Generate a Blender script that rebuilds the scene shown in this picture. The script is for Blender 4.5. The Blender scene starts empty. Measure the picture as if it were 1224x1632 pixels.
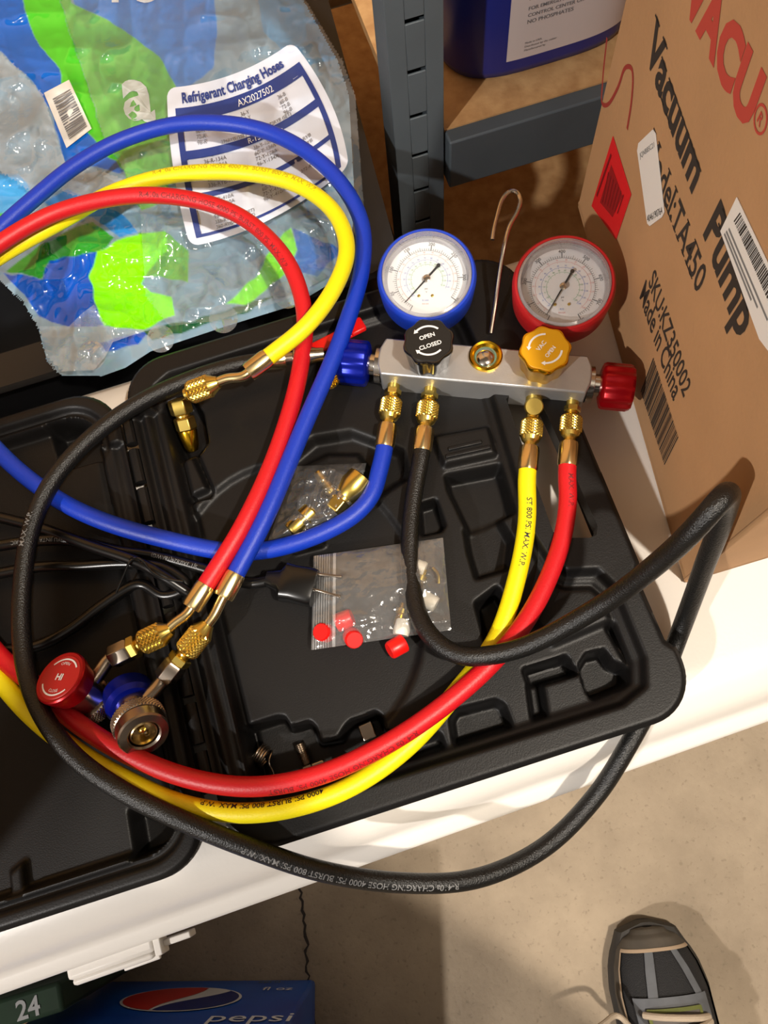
import bpy, bmesh, math, random
import numpy as np
from mathutils import Vector, Matrix

random.seed(7)
rng = np.random.default_rng(7)
SC = bpy.context.scene
COL = SC.collection

# ------------------------------------------------------------------ camera
# world: z = 0 is the top of the white cooler lid, X runs along its front edge
FPX, CAMH = 1300.0, 0.65
_d = Vector((98, -424, -FPX)).normalized()
_Z = -_d
_X = Vector((1, .325, 0)); _X = (_X - _X.dot(_Z) * _Z).normalized()
_Y = _Z.cross(_X)
RCW = Matrix((_X, _Y, _Z))                     # camera axes -> world axes
cam_d = bpy.data.cameras.new('camera')
cam_d.sensor_fit = 'VERTICAL'; cam_d.sensor_height = 36.0
cam_d.lens = FPX / 1632 * 36.0
cam_d.clip_start = .01
cam = bpy.data.objects.new('camera', cam_d); COL.objects.link(cam)
cam.matrix_world = Matrix.Translation((0, 0, CAMH)) @ RCW.to_4x4()
SC.camera = cam

# ------------------------------------------------------------------ world, lamps, exposure
w = bpy.data.worlds.new('garage_ambient'); SC.world = w; w.use_nodes = True
w.node_tree.nodes['Background'].inputs[0].default_value = (1.0, .93, .85, 1)
w.node_tree.nodes['Background'].inputs[1].default_value = .02
SC.view_settings.view_transform = 'Standard'
SC.view_settings.look = 'None'
SC.view_settings.exposure = 0.0
SC.view_settings.gamma = 1.0
SC.view_settings.use_curve_mapping = False
def lamp(name, loc, power, col, rad):
    l = bpy.data.lights.new(name, 'POINT'); l.energy = power; l.color = col; l.shadow_soft_size = rad
    o = bpy.data.objects.new(name, l); o.location = loc; COL.objects.link(o); return o
lamp('ceiling_bulb', (.65, -.75, 2.35), 265, (1.0, .90, .77), .045)
lamp('far_ceiling_bulb', (-1.60, -.88, 1.60), 195, (1.0, .95, .90), .035)

# ------------------------------------------------------------------ layout helpers
def P(u, v, z=0.):
    r = RCW @ Vector((u - 612, 816 - v, -FPX)); t = (z - CAMH) / r.z
    return Vector((r.x * t, r.y * t, z))
def Pn(u, v, z):                                # numpy version, arrays
    u, v, z = np.broadcast_arrays(np.asarray(u, float), np.asarray(v, float), np.asarray(z, float))
    M = np.array(RCW)
    r = np.stack([u - 612, 816 - v, np.full_like(u, -FPX)], -1) @ M.T
    t = (z - CAMH) / r[..., 2]
    return np.stack([r[..., 0] * t, r[..., 1] * t, z], -1)
def lin(c):
    return tuple(((x / 255) / 12.92 if x / 255 <= .04045 else ((x / 255 + .055) / 1.055) ** 2.4) for x in c)
def sstep(x): x = np.clip(x, 0, 1); return x * x * (3 - 2 * x)
_perm = rng.random((64, 64))
def vnoise(x, y):
    xi = np.floor(x).astype(int); yi = np.floor(y).astype(int); fx = x - xi; fy = y - yi
    fx = fx * fx * (3 - 2 * fx); fy = fy * fy * (3 - 2 * fy)
    g = lambda a, b: _perm[a % 64, b % 64]
    return (g(xi, yi) * (1 - fx) + g(xi + 1, yi) * fx) * (1 - fy) + (g(xi, yi + 1) * (1 - fx) + g(xi + 1, yi + 1) * fx) * fy
def ridged(x, y): return 1 - np.abs(2 * vnoise(x, y) - 1)
def sdf(poly, x, y):
    """signed distance to a polygon, negative inside (numpy arrays)"""
    d = np.full(np.shape(x), 1e9); ins = np.zeros(np.shape(x), bool); n = len(poly)
    for i in range(n):
        ax, ay = poly[i][0], poly[i][1]; bx, by = poly[(i + 1) % n][0], poly[(i + 1) % n][1]
        ex, ey = bx - ax, by - ay; wx, wy = x - ax, y - ay
        t = np.clip((wx * ex + wy * ey) / (ex * ex + ey * ey + 1e-18), 0, 1)
        d = np.minimum(d, (wx - ex * t) ** 2 + (wy - ey * t) ** 2)
        c = (ay > y) != (by > y)
        with np.errstate(divide='ignore', invalid='ignore'):
            ins ^= c & (x < (bx - ax) * (y - ay) / (by - ay + 1e-30) + ax)
    return np.where(ins, -np.sqrt(d), np.sqrt(d))
def frame(o, z=(0, 0, 1), y=(0, 1, 0)):
    z = Vector(z).normalized(); y = Vector(y); y = (y - y.dot(z) * z).normalized(); x = y.cross(z)
    m = Matrix((x, y, z)).transposed().to_4x4(); m.translation = Vector(o); return m
I4 = Matrix.Identity(4)

# ------------------------------------------------------------------ materials
MATS = {}
def mat(name, col, rough=.5, metal=0., spec=.5, bump=0., bscale=60., var=0., vscale=8., col2=None, coat=0., emit=None):
    if name in MATS: return MATS[name]
    m = bpy.data.materials.new(name); m.use_nodes = True; MATS[name] = m
    nt = m.node_tree; b = nt.nodes['Principled BSDF']; c = lin(col)
    b.inputs['Base Color'].default_value = (*c, 1); b.inputs['Roughness'].default_value = rough
    b.inputs['Metallic'].default_value = metal; b.inputs['Specular IOR Level'].default_value = spec
    b.inputs['Coat Weight'].default_value = coat
    tc = nt.nodes.new('ShaderNodeTexCoord')
    if var or col2:
        n = nt.nodes.new('ShaderNodeTexNoise'); n.inputs['Scale'].default_value = vscale; n.inputs['Detail'].default_value = 6
        nt.links.new(tc.outputs['Object'], n.inputs['Vector'])
        r = nt.nodes.new('ShaderNodeValToRGB'); r.color_ramp.elements[0].position = .32; r.color_ramp.elements[1].position = .68
        c2 = lin(col2) if col2 else tuple(x * (1 - var) for x in c)
        r.color_ramp.elements[0].color = (*c2, 1); r.color_ramp.elements[1].color = (*c, 1)
        nt.links.new(n.outputs['Fac'], r.inputs['Fac']); nt.links.new(r.outputs['Color'], b.inputs['Base Color'])
    if bump:
        n2 = nt.nodes.new('ShaderNodeTexNoise'); n2.inputs['Scale'].default_value = bscale; n2.inputs['Detail'].default_value = 4
        nt.links.new(tc.outputs['Object'], n2.inputs['Vector'])
        bp = nt.nodes.new('ShaderNodeBump'); bp.inputs['Strength'].default_value = bump; bp.inputs['Distance'].default_value = .002
        nt.links.new(n2.outputs['Fac'], bp.inputs['Height']); nt.links.new(bp.outputs['Normal'], b.inputs['Normal'])
    return m
def film(name, tint=(235, 240, 240), body=.12, gloss=.10, rough=.12, bump=.6, bscale=40., attr=False):
    """thin clear plastic: mostly see-through, some haze, sharp glints; attr = printed colours from a colour attribute"""
    m = bpy.data.materials.new(name); m.use_nodes = True; nt = m.node_tree; nt.nodes.clear(); N = nt.nodes.new; L = nt.links.new
    out = N('ShaderNodeOutputMaterial'); tr = N('ShaderNodeBsdfTransparent'); tr.inputs[0].default_value = (.96, .97, .97, 1)
    df = N('ShaderNodeBsdfDiffuse'); df.inputs[0].default_value = (*lin(tint), 1)
    gl = N('ShaderNodeBsdfGlossy'); gl.inputs['Roughness'].default_value = rough
    tc = N('ShaderNodeTexCoord'); nz = N('ShaderNodeTexNoise'); nz.inputs['Scale'].default_value = bscale; nz.inputs['Detail'].default_value = 3
    L(tc.outputs['Object'], nz.inputs['Vector'])
    bp = N('ShaderNodeBump'); bp.inputs['Strength'].default_value = bump; bp.inputs['Distance'].default_value = .004
    L(nz.outputs['Fac'], bp.inputs['Height']); L(bp.outputs['Normal'], gl.inputs['Normal']); L(bp.outputs['Normal'], df.inputs['Normal'])
    m1 = N('ShaderNodeMixShader'); m1.inputs[0].default_value = body
    L(tr.outputs[0], m1.inputs[1]); L(df.outputs[0], m1.inputs[2])
    if attr:
        at = N('ShaderNodeAttribute'); at.attribute_name = 'print'
        L(at.outputs['Color'], df.inputs[0]); L(at.outputs['Alpha'], m1.inputs[0])
    lw = N('ShaderNodeLayerWeight'); lw.inputs[0].default_value = .35; L(bp.outputs['Normal'], lw.inputs['Normal'])
    mp = N('ShaderNodeMapRange'); mp.inputs[3].default_value = gloss; mp.inputs[4].default_value = min(1, gloss + .45)
    L(lw.outputs['Fresnel'], mp.inputs[0])
    m2 = N('ShaderNodeMixShader'); L(mp.outputs[0], m2.inputs[0]); L(m1.outputs[0], m2.inputs[1]); L(gl.outputs[0], m2.inputs[2])
    L(m2.outputs[0], out.inputs[0]); MATS[name] = m; return m

mat('black_case', (17, 16, 16), .45, spec=.28, bump=.10, bscale=900, var=.2, vscale=20)
mat('cooler_white', (222, 217, 210), .38, var=.05, vscale=5, bump=.05, bscale=300)
mat('hose_blue', (7, 50, 172), .45, bump=.12, bscale=700); mat('hose_red', (194, 14, 26), .45, bump=.12, bscale=700)
mat('hose_yellow', (236, 220, 8), .45, bump=.12, bscale=700); mat('hose_black', (13, 13, 13), .36, bump=.35, bscale=900)
mat('cord_black', (12, 12, 12), .28); mat('brass', (226, 198, 104), .28, 1.0, var=.12, vscale=60); mat('ferrule_brass', (230, 206, 152), .24, 1.0, var=.1, vscale=80)
mat('chrome', (205, 200, 192), .16, 1.0); mat('nickel', (176, 164, 150), .27, 1.0, var=.15, vscale=90)
mat('aluminium', (186, 187, 188), .42, .72, var=.08, vscale=40, bump=.1, bscale=400); mat('steel_wire', (196, 184, 168), .2, 1.0)
mat('blue_anodised', (4, 26, 150), .3, .55); mat('red_anodised', (160, 6, 18), .28, .55); mat('gold_knob_top', (206, 150, 6), .45)
mat('gold_metal', (224, 176, 40), .22, 1.0); mat('black_gloss', (14, 14, 14), .18, coat=.5); mat('black_matte', (16, 16, 16), .5)
mat('boot_blue', (12, 56, 178), .5); mat('boot_red', (178, 22, 26), .5); mat('dial_white', (244, 243, 244), .5)
mat('ink_black', (26, 26, 28), .6); mat('ink_white', (225, 225, 225), .6); mat('ink_grey', (108, 108, 112), .6)
mat('ink_pink', (236, 170, 168), .6); mat('ink_blue', (120, 150, 215), .6); mat('ink_green', (130, 190, 150), .6); mat('ink_navy', (34, 54, 122), .6)
mat('ink_box', (44, 36, 30), .8); mat('ink_box_red', (176, 62, 48), .8); mat('marker_red', (150, 50, 40), .7); mat('ink_red_print', (120, 14, 18), .6); mat('ink_yellow_print', (176, 150, 20), .6)
mat('ink_pale', (118, 118, 118), .6)
mat('cardboard', (178, 136, 94), .85, var=.10, vscale=14, bump=.12, bscale=300); mat('cardboard_edge', (150, 112, 74), .9)
mat('paper_white', (222, 218, 212), .6); mat('sticker_red', (214, 30, 34), .5); mat('sticker_red_dark', (150, 24, 26), .5)
mat('steel_slate', (74, 82, 88), .5, var=.15, vscale=12, bump=.08, bscale=120); mat('dark_hole', (20, 20, 20), .8)
mat('particle_board', (196, 156, 106), .85, col2=(168, 126, 80), vscale=55, bump=.15, bscale=200)
mat('jug_blue', (22, 36, 120), .38); mat('jug_label', (196, 186, 184), .5)
mat('red_plastic', (222, 18, 14), .35); mat('white_plastic', (226, 220, 206), .45)
mat('wall_paint', (100, 97, 93), .9, var=.06, vscale=3); mat('tote_black', (20, 21, 24), .4, var=.2, vscale=10)
mat('label_paper', (204, 210, 224), .4); mat('shoe_mesh', (26, 25, 26), .8, bump=.6, bscale=900); mat('shoe_guard', (80, 72, 62), .75, var=.3, vscale=50)
mat('shoe_overlay', (92, 94, 98), .5, var=.2, vscale=90); mat('shoe_sole', (52, 48, 44), .8, var=.2, vscale=60); mat('shoe_lace', (172, 156, 136), .85, bump=.3, bscale=800)
mat('shoe_trim', (98, 104, 46), .7); mat('shoe_tongue', (96, 90, 86), .8); mat('shoe_seam', (158, 136, 112), .8)
mat('carton_blue', (26, 92, 180), .35, col2=(16, 56, 140), vscale=7); mat('carton_dark', (30, 52, 34), .75, spec=.2, col2=(16, 22, 18), vscale=9)
mat('logo_red', (186, 40, 34), .4); mat('logo_white', (214, 210, 206), .4); mat('logo_blue', (18, 34, 100), .4)
mat('cloth_dark', (44, 46, 54), .9, bump=.3, bscale=300); mat('skin', (196, 150, 124), .55); mat('glass_green', (86, 112, 96), .2)
film('clear_film', (220, 234, 244), .19, .10, .09, .75, 48); film('packet_film', (206, 226, 240), .08, .07, .08, .6, 44); film('zip_film', (205, 205, 205), .10, .07, .12, .6, 70); film('print_film', (220, 225, 228), .2, .08, .06, .25, 26, attr=True)
film('bezel_clear', (200, 198, 204), .34, .10, .06, 0., 10); film('lens_clear', (235, 235, 235), .015, .035, .04, 0., 10); film('zip_strip', (225, 225, 225), .30, .10, .25, .2, 60)
# concrete: beige grey with blotches, fine specks and stains
def concrete():
    m = bpy.data.materials.new('concrete'); m.use_nodes = True; nt = m.node_tree; N = nt.nodes.new; L = nt.links.new; b = nt.nodes['Principled BSDF']
    tc = N('ShaderNodeTexCoord'); n1 = N('ShaderNodeTexNoise'); n1.inputs['Scale'].default_value = 7; n1.inputs['Detail'].default_value = 8; n1.inputs['Roughness'].default_value = .62
    n2 = N('ShaderNodeTexNoise'); n2.inputs['Scale'].default_value = 160; n2.inputs['Detail'].default_value = 3
    n3 = N('ShaderNodeTexVoronoi'); n3.inputs['Scale'].default_value = 26
    for n in (n1, n2, n3): L(tc.outputs['Object'], n.inputs['Vector'])
    r1 = N('ShaderNodeValToRGB'); e = r1.color_ramp.elements; e[0].position = .3; e[0].color = (*lin((124, 109, 90)), 1); e[1].position = .72; e[1].color = (*lin((164, 147, 124)), 1)
    L(n1.outputs['Fac'], r1.inputs[0])
    r2 = N('ShaderNodeValToRGB'); e = r2.color_ramp.elements; e[0].position = .28; e[0].color = (.62, .6, .58, 1); e[1].position = .40; e[1].color = (1, 1, 1, 1)
    L(n2.outputs['Fac'], r2.inputs[0])
    r3 = N('ShaderNodeValToRGB'); e = r3.color_ramp.elements; e[0].position = .03; e[0].color = (.55, .5, .45, 1); e[1].position = .075; e[1].color = (1, 1, 1, 1)
    L(n3.outputs['Distance'], r3.inputs[0])
    x1 = N('ShaderNodeMixRGB'); x1.blend_type = 'MULTIPLY'; x1.inputs[0].default_value = .6; L(r1.outputs[0], x1.inputs[1]); L(r2.outputs[0], x1.inputs[2])
    x2 = N('ShaderNodeMixRGB'); x2.blend_type = 'MULTIPLY'; x2.inputs[0].default_value = .45; L(x1.outputs[0], x2.inputs[1]); L(r3.outputs[0], x2.inputs[2])
    L(x2.outputs[0], b.inputs['Base Color']); b.inputs['Roughness'].default_value = .72
    bp = N('ShaderNodeBump'); bp.inputs['Strength'].default_value = .25; bp.inputs['Distance'].default_value = .003; L(n2.outputs['Fac'], bp.inputs['Height']); L(bp.outputs['Normal'], b.inputs['Normal'])
    MATS['concrete'] = m
concrete()

# ------------------------------------------------------------------ text
_tc = bpy.data.curves.new('glyphs', 'FONT'); _to = bpy.data.objects.new('glyphs', _tc); COL.objects.link(_to)
_tcache = {}
def glyphs(s, bold=0.):
    k = (s, bold)
    if k not in _tcache:
        _tc.body = s; _tc.offset = bold; _tc.resolution_u = 3; _tc.size = 1.0
        _to.update_tag(); dg = bpy.context.evaluated_depsgraph_get(); dg.update()
        me = _to.evaluated_get(dg).to_mesh()
        v = np.array([q.co[:2] for q in me.vertices]) if len(me.vertices) else np.zeros((0, 2))
        f = [tuple(p.vertices) for p in me.polygons]
        _to.evaluated_get(dg).to_mesh_clear(); _tcache[k] = (v, f)
    return _tcache[k]

# ------------------------------------------------------------------ mesh builder
class MB:
    def __init__(s): s.v = []; s.f = []
    def add(s, vs, fs, M=None):
        o = len(s.v)
        if M is not None: vs = [M @ Vector(q) for q in vs]
        s.v += [tuple(q) for q in vs]; s.f += [tuple(i + o for i in f) for f in fs]; return s
    def box(s, M, c, d):
        x, y, z = d[0] / 2, d[1] / 2, d[2] / 2
        vs = [(c[0] + i * x, c[1] + j * y, c[2] + k * z) for k in (-1, 1) for j in (-1, 1) for i in (-1, 1)]
        return s.add(vs, [(0, 2, 3, 1), (4, 5, 7, 6), (0, 1, 5, 4), (2, 6, 7, 3), (0, 4, 6, 2), (1, 3, 7, 5)], M)
    def hexa(s, b, t):                       # 4 bottom + 4 top points, counterclockwise from above
        return s.add(list(b) + list(t), [(3, 2, 1, 0), (4, 5, 6, 7), (0, 1, 5, 4), (1, 2, 6, 5), (2, 3, 7, 6), (3, 0, 4, 7)])
    def lathe(s, M, prof, n=32, rf=None, cap0=True, cap1=True):
        vs = []; fs = []
        for (t, r) in prof:
            for i in range(n):
                a = 2 * math.pi * i / n; rr = r if rf is None else rf(a, t, r)
                vs.append((rr * math.cos(a), rr * math.sin(a), t))
        for j in range(len(prof) - 1):
            for i in range(n):
                k = (i + 1) % n; fs.append((j * n + i, j * n + k, (j + 1) * n + k, (j + 1) * n + i))
        if cap0: fs.append(tuple(reversed(range(n))))
        if cap1: fs.append(tuple((len(prof) - 1) * n + i for i in range(n)))
        return s.add(vs, fs, M)
    def hexnut(s, M, t0, t1, r, n=6):
        c = (t1 - t0) * .12
        return s.lathe(M, [(t0, r * .9), (t0 + c, r), (t1 - c, r), (t1, r * .9)], n)
    def knurl(s, M, t0, t1, r, n=18, m=6, amp=.0005):
        vs = []; fs = []
        N = n * 2; K = m * 2
        for j in range(K + 1):
            t = t0 + (t1 - t0) * j / K
            for i in range(N):
                a = 2 * math.pi * i / N
                q = r - amp + (2 * amp if (i + j) % 2 == 0 else 0)
                if j in (0, K): q = r - amp * 2
                vs.append((q * math.cos(a), q * math.sin(a), t))
        for j in range(K):
            for i in range(N):
                k = (i + 1) % N; a, b, c, d = j * N + i, j * N + k, (j + 1) * N + k, (j + 1) * N + i
                fs += [(a, b, c), (a, c, d)] if (i + j) % 2 == 0 else [(a, b, d), (b, c, d)]
        fs.append(tuple(reversed(range(N)))); fs.append(tuple(K * N + i for i in range(N)))
        return s.add(vs, fs, M)
    def grid(s, pts):                        # pts: array (a,b,3)
        a, b = pts.shape[:2]
        return s.add([tuple(q) for q in pts.reshape(-1, 3)], [(i * b + j, i * b + j + 1, (i + 1) * b + j + 1, (i + 1) * b + j) for i in range(a - 1) for j in range(b - 1)])
    def tube(s, path, r, n=14, closed=False, cap=True):
        pos, T, U, V = path
        m = len(pos); vs = []; fs = []
        rr = np.broadcast_to(r, (m,))
        for k in range(m):
            for i in range(n):
                a = 2 * math.pi * i / n; vs.append(tuple(pos[k] + rr[k] * (math.cos(a) * U[k] + math.sin(a) * V[k])))
        for k in range(m - 1):
            for i in range(n):
                j = (i + 1) % n; fs.append((k * n + i, k * n + j, (k + 1) * n + j, (k + 1) * n + i))
        if cap: fs.append(tuple(reversed(range(n)))); fs.append(tuple((m - 1) * n + i for i in range(n)))
        return s.add(vs, fs)
    def poly(s, pts): return s.add(pts, [tuple(range(len(pts)))])
    def prism(s, M, pts, z0, z1):
        n = len(pts); vs = [(x, y, z0) for x, y in pts] + [(x, y, z1) for x, y in pts]
        return s.add(vs, [tuple(reversed(range(n))), tuple(range(n, 2 * n))] + [(i, (i + 1) % n, n + (i + 1) % n, n + i) for i in range(n)], M)
    def text(s, string, fn, height, width=None, align=0., bold=0., italic=0.):
        v, f = glyphs(string, bold)
        if not len(v): return s
        x0, x1 = v[:, 0].min(), v[:, 0].max(); k = height / .70
        kx = k if width is None else width / max(1e-6, x1 - x0)
        xs = (v[:, 0] - x0) * kx; W = (x1 - x0) * kx
        return s.add([tuple(fn(x - align * W + italic * y * k, y * k)) for x, y in zip(xs, v[:, 1])], f)
    def arc(s, fn, r0, r1, a0, a1, n=16):
        vs = []; fs = []
        for i in range(n + 1):
            a = a0 + (a1 - a0) * i / n
            vs += [tuple(fn(r0 * math.cos(a), r0 * math.sin(a))), tuple(fn(r1 * math.cos(a), r1 * math.sin(a)))]
        for i in range(n): fs.append((2 * i, 2 * i + 1, 2 * i + 3, 2 * i + 2))
        return s.add(vs, fs)

def thing(name, label, cat, loc=(0, 0, 0), group=None):
    o = bpy.data.objects.new(name, None); COL.objects.link(o); o.location = loc; o.empty_display_size = .02
    o['label'] = label; o['category'] = cat
    if group: o['group'] = group
    return o
def root_loc(p):
    L = Vector((0, 0, 0))
    while p is not None: L += p.location; p = p.parent
    return L
def part(name, mb, m, parent=None, smooth=30, bevel=0., solid=0., segs=2, label=None):
    L = root_loc(parent)
    if parent is None and mb.v:
        A = np.array(mb.v); L = Vector(((A[:, 0].min() + A[:, 0].max()) / 2, (A[:, 1].min() + A[:, 1].max()) / 2, A[:, 2].min()))
    me = bpy.data.meshes.new(name); me.from_pydata([(x - L[0], y - L[1], z - L[2]) for x, y, z in mb.v], [], mb.f)
    me.validate(); me.update()
    if smooth:
        me.polygons.foreach_set('use_smooth', [True] * len(me.polygons)); me.set_sharp_from_angle(angle=math.radians(smooth))
    me.materials.append(MATS[m])
    o = bpy.data.objects.new(name, me); COL.objects.link(o)
    if parent is not None: o.parent = parent
    else: o.location = L
    if bevel:
        b = o.modifiers.new('bevel', 'BEVEL'); b.width = bevel; b.segments = segs; b.limit_method = 'ANGLE'; b.angle_limit = math.radians(40)
    if solid:
        b = o.modifiers.new('solid', 'SOLIDIFY'); b.thickness = solid; b.offset = -1
    if label: o['label'] = label
    return o
def tag(o, label, cat, group=None, kind=None):
    o['label'] = label; o['category'] = cat
    if group: o['group'] = group
    if kind: o['kind'] = kind
    return o
def struct(o): o['kind'] = 'structure'; return o

def spline(pts, step=.004):
    """Catmull-Rom through 3D points, resampled; returns pos, tangent, two normals"""
    p = np.array([tuple(q) for q in pts], float); p = np.vstack([2 * p[0] - p[1], p, 2 * p[-1] - p[-2]])
    out = []
    for i in range(1, len(p) - 2):
        a, b, c, d = p[i - 1:i + 3]; t0 = 0.
        ka = max(np.linalg.norm(b - a), 1e-5) ** .5; kb = max(np.linalg.norm(c - b), 1e-5) ** .5; kc = max(np.linalg.norm(d - c), 1e-5) ** .5
        t1 = ka; t2 = t1 + kb; t3 = t2 + kc
        n = max(4, int(np.linalg.norm(c - b) / step * 1.5))
        for t in np.linspace(t1, t2, n, endpoint=False):
            A1 = (t1 - t) / (t1 - t0) * a + (t - t0) / (t1 - t0) * b; A2 = (t2 - t) / (t2 - t1) * b + (t - t1) / (t2 - t1) * c; A3 = (t3 - t) / (t3 - t2) * c + (t - t2) / (t3 - t2) * d
            B1 = (t2 - t) / (t2 - t0) * A1 + (t - t0) / (t2 - t0) * A2; B2 = (t3 - t) / (t3 - t1) * A2 + (t - t1) / (t3 - t1) * A3
            out.append((t2 - t) / (t2 - t1) * B1 + (t - t1) / (t2 - t1) * B2)
    out.append(p[-2]); out = np.array(out)
    s = np.concatenate([[0], np.cumsum(np.linalg.norm(np.diff(out, axis=0), axis=1))])
    m = max(3, int(s[-1] / step)); q = np.linspace(0, s[-1], m)
    pos = np.stack([np.interp(q, s, out[:, k]) for k in range(3)], 1)
    if m > 8:                                 # light smoothing keeps hoses free of kinks
        for _ in range(3): pos[1:-1] = .25 * pos[:-2] + .5 * pos[1:-1] + .25 * pos[2:]
    T = np.gradient(pos, axis=0); T /= np.linalg.norm(T, axis=1)[:, None]
    U = np.zeros_like(T); u = np.array([0, 0, 1.]) if abs(T[0][2]) < .9 else np.array([1., 0, 0])
    for k in range(m):
        u = u - u.dot(T[k]) * T[k]; u /= np.linalg.norm(u); U[k] = u
    return pos, T, U, np.cross(T, U)
def pxpath(pts, step=.004): return spline([P(*q) for q in pts], step)
def hose_print(mb, path, string, u, v, h, r, flip=False, off=0., bold=0.):
    """lettering wrapped on a hose, starting at the point of the path nearest pixel (u, v)"""
    pos, T, _, _ = path
    seg = np.linalg.norm(np.diff(pos, axis=0), axis=1); s = np.concatenate([[0], np.cumsum(seg)])
    best = None
    for k in range(len(pos)):
        c = RCW.transposed() @ (Vector(pos[k]) - Vector((0, 0, CAMH))); pu = 612 + FPX * c.x / -c.z; pv = 816 - FPX * c.y / -c.z
        d = (pu - u) ** 2 + (pv - v) ** 2
        if best is None or d < best[0]: best = (d, s[k])
    s0 = best[1]; sg = -1 if flip else 1
    def fn(x, y):
        q = s0 + sg * x
        c = np.array([np.interp(q, s, pos[:, k]) for k in range(3)]); t = np.array([np.interp(q, s, T[:, k]) for k in range(3)]); t /= np.linalg.norm(t)
        up = np.array([0, 0, 1.]); up -= up.dot(t) * t; up /= np.linalg.norm(up); sd = np.cross(up, t) * sg
        a = (y - h / 2) / r + off
        return c + (r + .00015) * (math.cos(a) * up + math.sin(a) * sd)
    # y up = side direction; reading direction follows x
    mb.text(string, lambda x, y: fn(x, -y + h if False else y), h, bold=bold)
# =====================================================================================
#                                   THE SETTING
# =====================================================================================
FLOOR = -.42
mb = MB(); mb.box(I4, (0, .2, FLOOR - .05), (5, 5, .1))
fl = struct(part('floor', mb, 'concrete', smooth=0))
for nm, c, d, m_ in (('wall_back', (0, 1.30, 1.0), (5.2, .06, 2.9), 'particle_board'), ('wall_front', (0, -2.7, 1.0), (5.2, .06, 2.9), 'wall_paint'), ('wall_left', (-2.6, -.7, 1.0), (.06, 4.1, 2.9), 'wall_paint'), ('wall_right', (2.6, -.7, 1.0), (.06, 4.1, 2.9), 'wall_paint'), ('ceiling', (0, -.7, 2.52), (5.2, 4.1, .06), 'wall_paint')):
    mb = MB(); mb.box(I4, c, d); struct(part(nm, mb, m_, smooth=0))
# hairline crack in the slab: a shallow dark groove following an irregular line
ck = [(478, 1410), (484, 1450), (490, 1500), (487, 1540), (497, 1590), (500, 1632), (506, 1690)]
mb = MB(); vs = []
pts = [P(u, v, FLOOR + .0006) for u, v in ck]; fine = []
for a, b in zip(pts[:-1], pts[1:]):
    for k in range(6): fine.append(a.lerp(b, k / 6) + Vector((random.uniform(-.0025, .0025), 0, 0)))
for k, q in enumerate(fine):
    wd = .0009 + .0012 * random.random(); vs += [q + Vector((-wd, 0, 0)), q + Vector((wd, 0, 0))]
mb.add(vs, [(2 * i, 2 * i + 1, 2 * i + 3, 2 * i + 2) for i in range(len(fine) - 1)])
part('crack', mb, 'ink_box', fl, smooth=0)

# ------------------------------------------------------------------ white cooler
CX0, CX1, CY0, CY1 = -.72, .62, -.045, .44
ck = thing('ice_chest', 'large white plastic ice chest carrying the open tool case', 'cooler', (0, .2, FLOOR))
def rrect(x0, x1, y0, y1, r, n=8):
    out = []
    for cx, cy, a0 in ((x1 - r, y1 - r, 0), (x0 + r, y1 - r, 90), (x0 + r, y0 + r, 180), (x1 - r, y0 + r, 270)):
        for k in range(n + 1):
            a = math.radians(a0 + 90 * k / n); out.append((cx + r * math.cos(a), cy + r * math.sin(a)))
    return out
def loft(mb, rings, cap0=True, cap1=True):
    n = len(rings[0]); vs = [q for r in rings for q in r]; fs = []
    for j in range(len(rings) - 1):
        for i in range(n):
            k = (i + 1) % n; fs.append((j * n + i, j * n + k, (j + 1) * n + k, (j + 1) * n + i))
    if cap0: fs.append(tuple(reversed(range(n))))
    if cap1: fs.append(tuple((len(rings) - 1) * n + i for i in range(n)))
    return mb.add(vs, fs)
def ring(inset, z, r=.05): return [(x, y + (x + .15) * .022 * (1 - y / .44), z) for x, y in rrect(CX0 + inset, CX1 - inset, CY0 + inset, CY1 - inset, max(.01, r - inset * .5))]
mb = MB(); loft(mb, [ring(.05, FLOOR + .001), ring(.04, FLOOR + .01), ring(.018, -.075), ring(.018, -.066)]); part('body', mb, 'cooler_white', ck)
mb = MB(); loft(mb, [ring(.004, -.065), ring(.0, -.060), ring(.0, -.048), ring(.003, -.0445), ring(.010, -.0435), ring(.0135, -.041), ring(.016, -.030), ring(.021, -.016), ring(.030, -.006), ring(.045, -.001), ring(.06, 0.), ring(.12, 0.), ring(.20, 0.)], True, False)
rg = ring(.20, 0.); cpt = (-.02, .1975, 0.); mb.add(rg + [cpt], [(i, (i + 1) % len(rg), len(rg)) for i in range(len(rg))])
part('lid', mb, 'cooler_white', ck, smooth=50)
# latch on the front lip
lt = MB(); A = P(106, 1540, -.055); B = P(243, 1492, -.055); ex = (B - A).normalized(); ey = Vector((0, 0, 1)).cross(ex); M = frame((A + B) / 2, (0, 0, 1), ey); W = (B - A).length
lt.box(M, (0, .004, -.002), (W, .030, .010)); lt.box(M, (0, -.013, -.012), (W * .94, .006, .026))
latch = part('latch', lt, 'cooler_white', ck, bevel=.003)
mb = MB(); mb.box(M, (W / 2 + .003, -.004, -.006), (.006, .022, .018)); mb.box(M, (W / 2 + .016, -.008, -.012), (.024, .005, .016)); mb.box(M, (W / 2 - .014, -.014, -.006), (.03, .008, .004))
part('hook', mb, 'cooler_white', latch, bevel=.001)

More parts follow.
